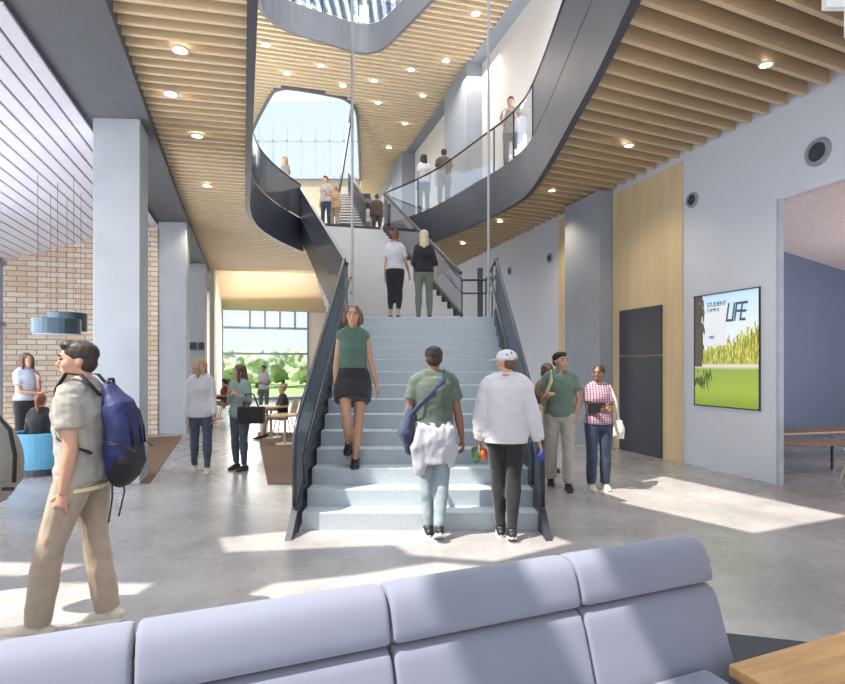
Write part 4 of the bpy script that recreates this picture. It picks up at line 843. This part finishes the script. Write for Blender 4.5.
obj('collar_rib', MB().tube([q(.505)+Vector((math.cos(a_)*.072*s, math.sin(a_)*.064*s, .030)) for a_ in [i*.4 for i in range(17)]], .013, 8, (0, 0, 1)), mat('coral_collar', (.55, .22, .16), .9), p['root'], smooth=True)
obj('hem_rib', MB().tube([q(-.07), q(-.02)], [(.196*s, .146*s)]*2, 24), WHT, p['root'], bevel=.01)
bg_ = standalone('snack_bag', 'green and orange snack packet in the left hand of the man in white cap', 'packet', p); W_ = p['arms']['l'][2]
mb = MB(); mb.ell(W_+Vector((-.03, .02, -.14)), (.055, .05, .085)); soft('packet', mb, mat('packet_green', (.12, .25, .12), .4, var=.8, scale=12), bg_, .008, .012); mb = MB(); mb.ell(W_+Vector((.035, .02, -.13)), (.045, .045, .07)); soft('packet_flap', mb, mat('packet_orange', (.75, .16, .06), .4, var=.3), bg_, .008, .012)
bg_ = standalone('drink_bottle', 'small blue capped bottle in the right hand of the man in white cap', 'bottle', p); W_ = p['arms']['r'][2]
obj('bottle_body', MB().tube([W_+Vector((.01, .02, -.19)), W_+Vector((.01, .02, -.09)), W_+Vector((.01, .02, -.07))], [.036, .036, .02], 14), mat('cobalt_plastic', (.02, .06, .45), .3), bg_, smooth=True)
obj('bottle_cap', MB().tube([W_+Vector((.01, .02, -.07)), W_+Vector((.01, .02, -.045))], .02, 12), mat('red_plastic', (.5, .05, .06), .4), bg_)
# --- 13, 14 the pair at right
p = person('man in seafoam tee and stone trousers walking beside the woman in plaid shirt', (atp(560, 7.4), 7.4, 0), 172, 1.87, 'm', 0,
    dict(th_l=(.0, .2, -1), sh_l=(0, .02, -1), ft_l=0, th_r=(.02, -.05, -1), sh_r=(.0, -.38, -1), ft_r=-25, ua_l=(.3, -.05, -1), fa_l=(-.25, .2, -1), ua_r=(.2, .05, -1), fa_r=(-.2, .9, .3)),
    (SEAFOAM, 'short', -.02, .009), ('trouser', STONE), SBB, ('short', HB), yaw=35, face_on=True)
q = p['ax']; YEL = cloth('pale_yellow_canvas', (.68, .64, .42))
bt_ = standalone('shoulder_bag', 'pale yellow canvas bag strap worn by the man in seafoam tee', 'bag', p)
obj('bag_strap', strap([q(.10)+Vector((.22, -.08, 0)), q(.3)+Vector((.17, .10, 0)), q(.42)+Vector((.13, .145, 0)), q(.54)+Vector((.12, .04, 0)), q(.48)+Vector((.14, -.13, 0)), q(.10)+Vector((.23, -.12, 0))], .05), YEL, bt_, smooth=True)
mb = MB(); mb.box(q(-.02)+Vector((.25, -.11, 0)), (.07, .26, .28)); soft('bag_body', mb, YEL, bt_, .016, .006)
PLAID = bpy.data.materials.new('plaid_shirt'); PLAID.use_nodes = True; N = PLAID.node_tree.nodes; L = PLAID.node_tree.links; b = N['Principled BSDF']; tc = N.new('ShaderNodeTexCoord')
def wavef(axis, sc_):
    w_ = N.new('ShaderNodeTexWave'); w_.bands_direction = axis; w_.inputs['Scale'].default_value = sc_; L.new(tc.outputs['Object'], w_.inputs[0]); return math_node(N, L, 'GREATER_THAN', w_.outputs['Fac'], .6)
mx = N.new('ShaderNodeMixRGB'); L.new(wavef('X', 9), mx.inputs[0]); mx.inputs[1].default_value = (.55, .45, .52, 1); mx.inputs[2].default_value = (.38, .10, .16, 1)
mx2 = N.new('ShaderNodeMixRGB'); L.new(wavef('Z', 10), mx2.inputs[0]); L.new(mx.outputs[0], mx2.inputs[1]); mx2.inputs[2].default_value = (.14, .10, .20, 1); mxx = math_node(N, L, 'MULTIPLY', mx2.inputs[0].links[0].from_socket, .55); L.new(mxx, mx2.inputs[0]); L.new(mx2.outputs[0], b.inputs['Base Color']); b.inputs['Roughness'].default_value = .9
p = person('woman in pink and plum plaid shirt with dark jeans carrying a dark tablet', (atp(598, 7.35), 7.35, 0), 178, 1.68, 'f', 2,
    dict(th_l=(.02, .05, -1), sh_l=(0, -.05, -1), th_r=(.02, .12, -1), ua_l=(.15, .12, -1), fa_l=(-.45, .75, .05), ua_r=(.12, .2, -1), fa_r=(-.6, .7, .1), td_l=(0, 0, 1), td_r=(0, 0, 1)),
    (PLAID, 'short', -.03, .014), ('trouser', DJEAN), SW, ('bun', HB), yaw=-35, face_on=True)
W_ = p['arms']['r'][2]; t = standalone('tablet', 'dark tablet held against the chest of the woman in plaid', 'tablet', p)
obj('tablet_body', MB().box(p['ax'](.21)+Vector((.09, .26, 0)), (.22, .025, .13)), mat('black_gloss', (.015, .015, .02), .25), t, bevel=.005)
bt_ = standalone('tote_bag', 'cream canvas tote hanging at the hip of the woman in plaid', 'bag', p); q = p['ax']
mb = MB(); mb.tube([q(-.22)+Vector((-.24, .02, 0)), q(-.12)+Vector((-.25, .02, 0)), q(.02)+Vector((-.24, .02, 0))], [(.08, .13), (.085, .14), (.06, .11)], 14, rounded=False); soft('bag_body', mb, cloth('cream_canvas', (.68, .64, .54)), bt_, .014, .008)
obj('bag_strap', strap([q(.02)+Vector((-.24, .1, 0)), q(.3)+Vector((-.20, .09, 0)), q(.50)+Vector((-.14, .02, 0)), q(.48)+Vector((-.16, -.07, 0)), q(.25)+Vector((-.2, -.10, 0)), q(.02)+Vector((-.24, -.06, 0))], .03), MATS['cream_canvas'], bt_, smooth=True)
# --- 15 hidden walker behind
person('person with curly brown hair walking behind the man in seafoam tee, mostly hidden', (atp(547, 8.6), 8.6, 0), 190, 1.70, 'f', 2, {}, (mat('rust_cloth', (.35, .2, .14), .9), 'short', 0, .01), ('slim', TAN), SBB, ('curly', HBR))
# --- 16, 17 on the landing
person('woman with auburn bun in white top and black capri trousers on the stair landing', (atp(395, 9.55), 9.55, ZL), 4, 1.60, 'f', 0, dict(th_l=(-.02, .05, -1), th_r=(-.03, .02, -1), sh_r=(-.04, -.15, -1), fa_r=(.2, .5, -.6), ua_r=(.3, .1, -1)), (WHT, 'short', .06, .012), ('capri', BLACK), SBB, ('bun', HRED))
person('woman in cream headscarf, black top and dark green trousers on the stair landing', (atp(424, 9.55), 9.55, ZL), 0, 1.60, 'f', 0, dict(ua_r=(.25, .0, -1), fa_r=(.15, .1, -1)), (BLACK, 'elbow', .0, .014), ('slim', OLIVE), SBB, ('scarf', cloth('cream_scarf', (.66, .55, .36))))
# --- 18-20 balcony
person('man in dark tee reading at the glass balcony railing, farthest right upstairs', (atp(511, 12.75), 12.75, Z1T), 160, 1.82, 'm', 0, dict(ua_l=(.15, .3, -1), fa_l=(-.4, .8, .6), ua_r=(.15, .3, -1), fa_r=(-.4, .8, .6)), (GREY, 'short', -.02, .014), ('slim', JEAN), SBB, ('short', HB), yaw=20)
person('woman with long dark hair in pale top walking along the balcony beside the backpack walker', (atp(424, 16.35), 16.35, Z1T), 20, 1.90, 'f', 0, {}, (WHT, 'short', -.02, .014), ('slim', JEAN), SBB, ('long', HB))
p = person('walker in dark brown clothes with a backpack on the upper balcony', (atp(444, 15.9), 15.9, Z1T), 10, 1.88, 'm', 1, {}, (cloth('umber_cloth', (.10, .075, .06)), 'short', -.02, .02), ('slim', cloth('brown_trouser', (.10, .07, .055))), SBB, ('short', HB))
bt_ = standalone('backpack', 'dark brown backpack on the upper balcony walker', 'backpack', p); mb = MB(); mb.tube([p['ax'](.02)+Vector((0, -.2, 0)), p['ax'](.25)+Vector((0, -.22, 0)), p['ax'](.45)+Vector((0, -.18, 0))], [(.11, .08), (.14, .1), (.1, .07)], 12, rounded=True); soft('pack_body', mb, cloth('umber_pack', (.09, .07, .06)), bt_, .03, .0)
# --- 21-23 upper hall
person('dark-haired person in white top and dark trousers at the head of the upper flight', (atp(326, 18.0), 18.0, Z1T), 165, 1.80, 'f', 0, dict(fa_l=(-.4, .8, .3)), (STONE, 'short', -.05, .012), ('slim', DJEAN), SBB, ('short', HB))
person('person in tan coat standing right behind the dark-haired one upstairs', (atp(335, 18.5), 18.5, Z1T), 150, 1.68, 'f', 0, {}, (cloth('camel_cloth', (.50, .33, .2)), 'long', -.1, .02), ('slim', TAN), SBB, ('ponytail', HBL))
person('person in pale grey top leaning at the upper railing in front of the bright window', (atp(285, 16.3), 16.3, Z1T), 140, 1.80, 'f', 0, {}, (GREY, 'short', -.05, .012), ('slim', OLIVE), SBB, ('long', HBL))
person('person in brown jacket seen from behind far along the upper hall', (atp(377, 19.6), 19.6, Z1T), 10, 1.72, 'm', 0, {}, (MATS['brown_trouser'], 'long', -.05, .02), ('slim', MATS['umber_cloth']), SBB, ('short', HBR))
person('person in bright white shirt beside the brown jacket far along the upper hall', (atp(368, 20.4), 20.4, Z1T), 10, 1.66, 'f', 0, {}, (WHT, 'long', -.05, .02), ('slim', STONE), SBB, ('long', HB))
# ------------------------------------------------------------------ outside: lawn, trees
GR = mat('lawn', (.30, .42, .16), .95, var=.2, scale=2)
struct('ground', MB().prism([(-60, 30), (40, 30), (40, 140), (-60, 140)], -.3, -.1), GR)
LEAF = mat('leaf_green', (.46, .54, .34), .8, var=.5, scale=1.5)
BARK = mat('bark', (.18, .12, .08), .9)
tl = ['outside at the left edge of the rear window', 'outside behind the left mullions', 'outside above the green-jacket woman', 'outside left of the distant standing person', 'outside behind the distant standing person', 'outside right of the distant standing person', 'outside at the right edge of the rear window']
for i, x in enumerate((-17.5, -15.6, -14.0, -12.4, -11.2, -9.8, -8.4)):
    y = 42+(i % 3)*3; h = (3.4, 2.9, 3.2, 2.7, 3.1, 2.6, 3.3)[i]
    t = thing('garden_tree', 'pale green bushy tree '+tl[i], 'tree', (x, y, -.1)); mb = MB()
    for k in range(14):
        a_ = random.random()*6.28; q = random.random(); mb.ell((math.cos(a_)*1.3*q, math.sin(a_)*1.1*q, h*.3+random.random()*h*.5), (.75, .75, .6), nu=10, nv=7)
    me = remesh(mb, .16, 1, .3, 2.2); obj('crown', me, LEAF, t); obj('trunk', MB().tube([(0, 0, 0), (.05, 0, h*.5)], (.16, .1), 8), BARK, t)
# ------------------------------------------------------------------ roof plane added out of view, its holes shaped to cast the sun patches
SUNX, SUNY = .55, .25
ZR = 16.5
holes = [
 [(2.05, 7.0), (3.5, 8.15), (4.55, 6.0), (3.2, 5.4)],
 [(-1.9, 5.25), (-1.0, 5.55), (.0, 6.35), (.7, 6.3), (1.35, 5.1), (.6, 4.62), (-.1, 4.78), (-.25, 5.05), (-1.7, 4.85)],
 [(-1.35, 3.75), (-1.1, 4.15), (-.55, 4.3), (.1, 4.6), (.5, 4.5), (.3, 4.2), (-.3, 3.85), (-1.0, 3.55)],
 [(-4.2, 4.65), (-2.75, 4.55), (-2.9, 4.3), (-4.2, 4.35)],
 [(-4.2, 4.2), (-2.0, 4.15), (-2.1, 3.5), (-4.0, 3.3)],
 [(-1.9, 3.3), (-1.25, 3.3), (-1.15, 3.62), (-1.9, 3.6)],
 [(-1.9, .9), (.3, .9), (.55, 2.6), (-.37, 2.3), (-1.2, 1.95)],
 [(-6, -2.9), (3.5, -2.9), (3.5, .3), (-6, .3)],
 [(-9.6, 2.8), (-5.6, 2.8), (-6.6, 12.6), (-9.9, 12.2)],
 [(.80, 1.2), (1.07, 1.2), (1.22, 2.9), (.88, 2.8)],
 [(1.95, 1.2), (3.4, 1.2), (3.6, 2.9), (2.1, 2.7)],
]
from mathutils.geometry import delaunay_2d_cdt
outer = [(-26, -6), (14, -6), (14, 15.5), (-26, 15.5)]
vs = []; es = []
for pl in [outer]+[[(x-SUNX*ZR, y-SUNY*ZR) for x, y in h] for h in holes]:
    o0 = len(vs); vs += [Vector(p) for p in pl]; es += [(o0+i, o0+(i+1) % len(pl)) for i in range(len(pl))]
def inside(p, pl):
    c = False
    for i in range(len(pl)):
        x1, y1 = pl[i]; x2, y2 = pl[(i+1) % len(pl)]
        if (y1 > p.y) != (y2 > p.y) and p.x < (x2-x1)*(p.y-y1)/(y2-y1)+x1: c = not c
    return c
ov, oe, of, *_ = delaunay_2d_cdt(vs, es, [], 0, 1e-6)
hp_ = [[(x-SUNX*ZR, y-SUNY*ZR) for x, y in h] for h in holes]
fs = [f for f in of if not any(inside(sum((ov[i] for i in f), Vector((0, 0)))/len(f), h) for h in hp_)]
struct('sun_mask', MB().add([(v.x, v.y, ZR) for v in ov], fs), mat('sun_mask_grey', (.6, .62, .66), .8))
# ------------------------------------------------------------------ light
w = bpy.data.worlds.new('world'); sc.world = w; w.use_nodes = True; N = w.node_tree.nodes; L = w.node_tree.links
bg = N['Background']; tc = N.new('ShaderNodeTexCoord'); sx = N.new('ShaderNodeSeparateXYZ'); L.new(tc.outputs['Generated'], sx.inputs[0])
rp = N.new('ShaderNodeValToRGB'); L.new(sx.outputs[2], rp.inputs[0]); ramp(rp.color_ramp, [(0, (.92, .95, 1)), (.25, (.88, .94, 1)), (.7, (.78, .87, 1)), (1, (.72, .83, 1))])
L.new(rp.outputs[0], bg.inputs[0]); bg.inputs[1].default_value = 1.1
su = bpy.data.lights.new('sun', 'SUN'); su.energy = 8; su.color = (1, .93, .82); su.angle = .004
so = bpy.data.objects.new('sun', su); C.objects.link(so); so.rotation_euler = Vector((SUNX, SUNY, -1)).to_track_quat('-Z', 'Y').to_euler()
def area(name, loc, tgt, sx_, sy_, e, col=(1, 1, 1)):
    l = bpy.data.lights.new(name, 'AREA'); l.shape = 'RECTANGLE'; l.size = sx_; l.size_y = sy_; l.energy = e; l.color = col
    o = bpy.data.objects.new(name, l); C.objects.link(o); o.location = loc; o.rotation_euler = (Vector(tgt)-Vector(loc)).to_track_quat('-Z', 'Y').to_euler(); return o
area('skylight_lamp', (-.5, 9, 14.5), (-.5, 10, 0), 5, 8, 900, (.9, .95, 1))
area('left_window_lamp', (-7.4, 7.0, 2.4), (0, 8, .5), 5, 2.6, 160, (.88, .94, 1))
area('front_fill', (-1, -2.6, 3.6), (0, 9, 2.5), 8, 3, 70, (.92, .96, 1))  # added fill light behind the camera, lifts the hall's overall brightness
area('rear_window_lamp', (-6.4, 24.5, 2.2), (-5, 12, .5), 4, 3, 200, (1, .97, .9))
def warm(loc, e, sp=2.2):
    l = bpy.data.lights.new('downlight_beam', 'SPOT'); l.energy = e; l.spot_size = sp; l.spot_blend = .8; l.color = (1, .82, .6); l.shadow_soft_size = .1
    o = bpy.data.objects.new('downlight_beam', l); C.objects.link(o); o.location = loc
for q in ((-3.3, 6.2, 5.0), (-4.2, 9.5, 5.0), (-5.2, 13, 5.0), (3.4, 6.2, 5.0), (2.9, 9.2, 5.0), (2.6, 12, 5.0)): warm(q, 90)
area('side_room_fill', (9.8, 7.5, .8), (8.3, 8.5, 3.87), 1.5, 1.5, 150, (1, .95, .92))  # added off-frame fill aimed up to brighten the side room ceiling
area('wing_fill', (-7.4, 6.2, .5), (-6.6, 8.5, 4.2), 3, 2, 130, (.95, .95, 1))  # unseen fill added in the left wing for the planks and brick
area('rear_hall_fill', (-5.6, 20, 4.2), (-5.6, 26, 1.5), 3, .6, 70, (1, .95, .88))  # extra fill added to lift the dark rear wall, not a fixture
struct('front_light_block', MB().box((1, -3.3, 1.4), (26, .2, 2.8)).box((1, -3.3, 12), (26, .2, 9)), WHITE)  # unseen wall put in to cut ambient light on the sofa
area('front_bounce_fill', (-1, -2.4, .5), (-2, 8, 5), 8, 1.0, 100, (1, .93, .84))  # low added fill standing in for bounce light onto the slat ceilings
area('balcony_up_fill', (3.0, 13.5, 6.05), (3.0, 13.51, 11), .8, 4, 260, (1, .93, .84))  # added upward fill, hidden behind the railing, for the top soffit
area('landing_up_fill', (-5.4, 14.5, 6.05), (-5.4, 14.51, 11), 1.2, 5, 300, (1, .93, .84))  # second hidden fill pointing up, added to brighten the top slats
area('balcony_fill', (1.8, 17, 10.6), (2.2, 17, 6), 1.5, 8, 220, (1, .9, .8))  # area fill added over the balcony, no matching fixture
area('upper_hall_fill', (-4.5, 23, 10.5), (-4.5, 23, 6), 4, 5, 300, (1, .93, .82))  # broad fill added to light the upper hall, no fixture there
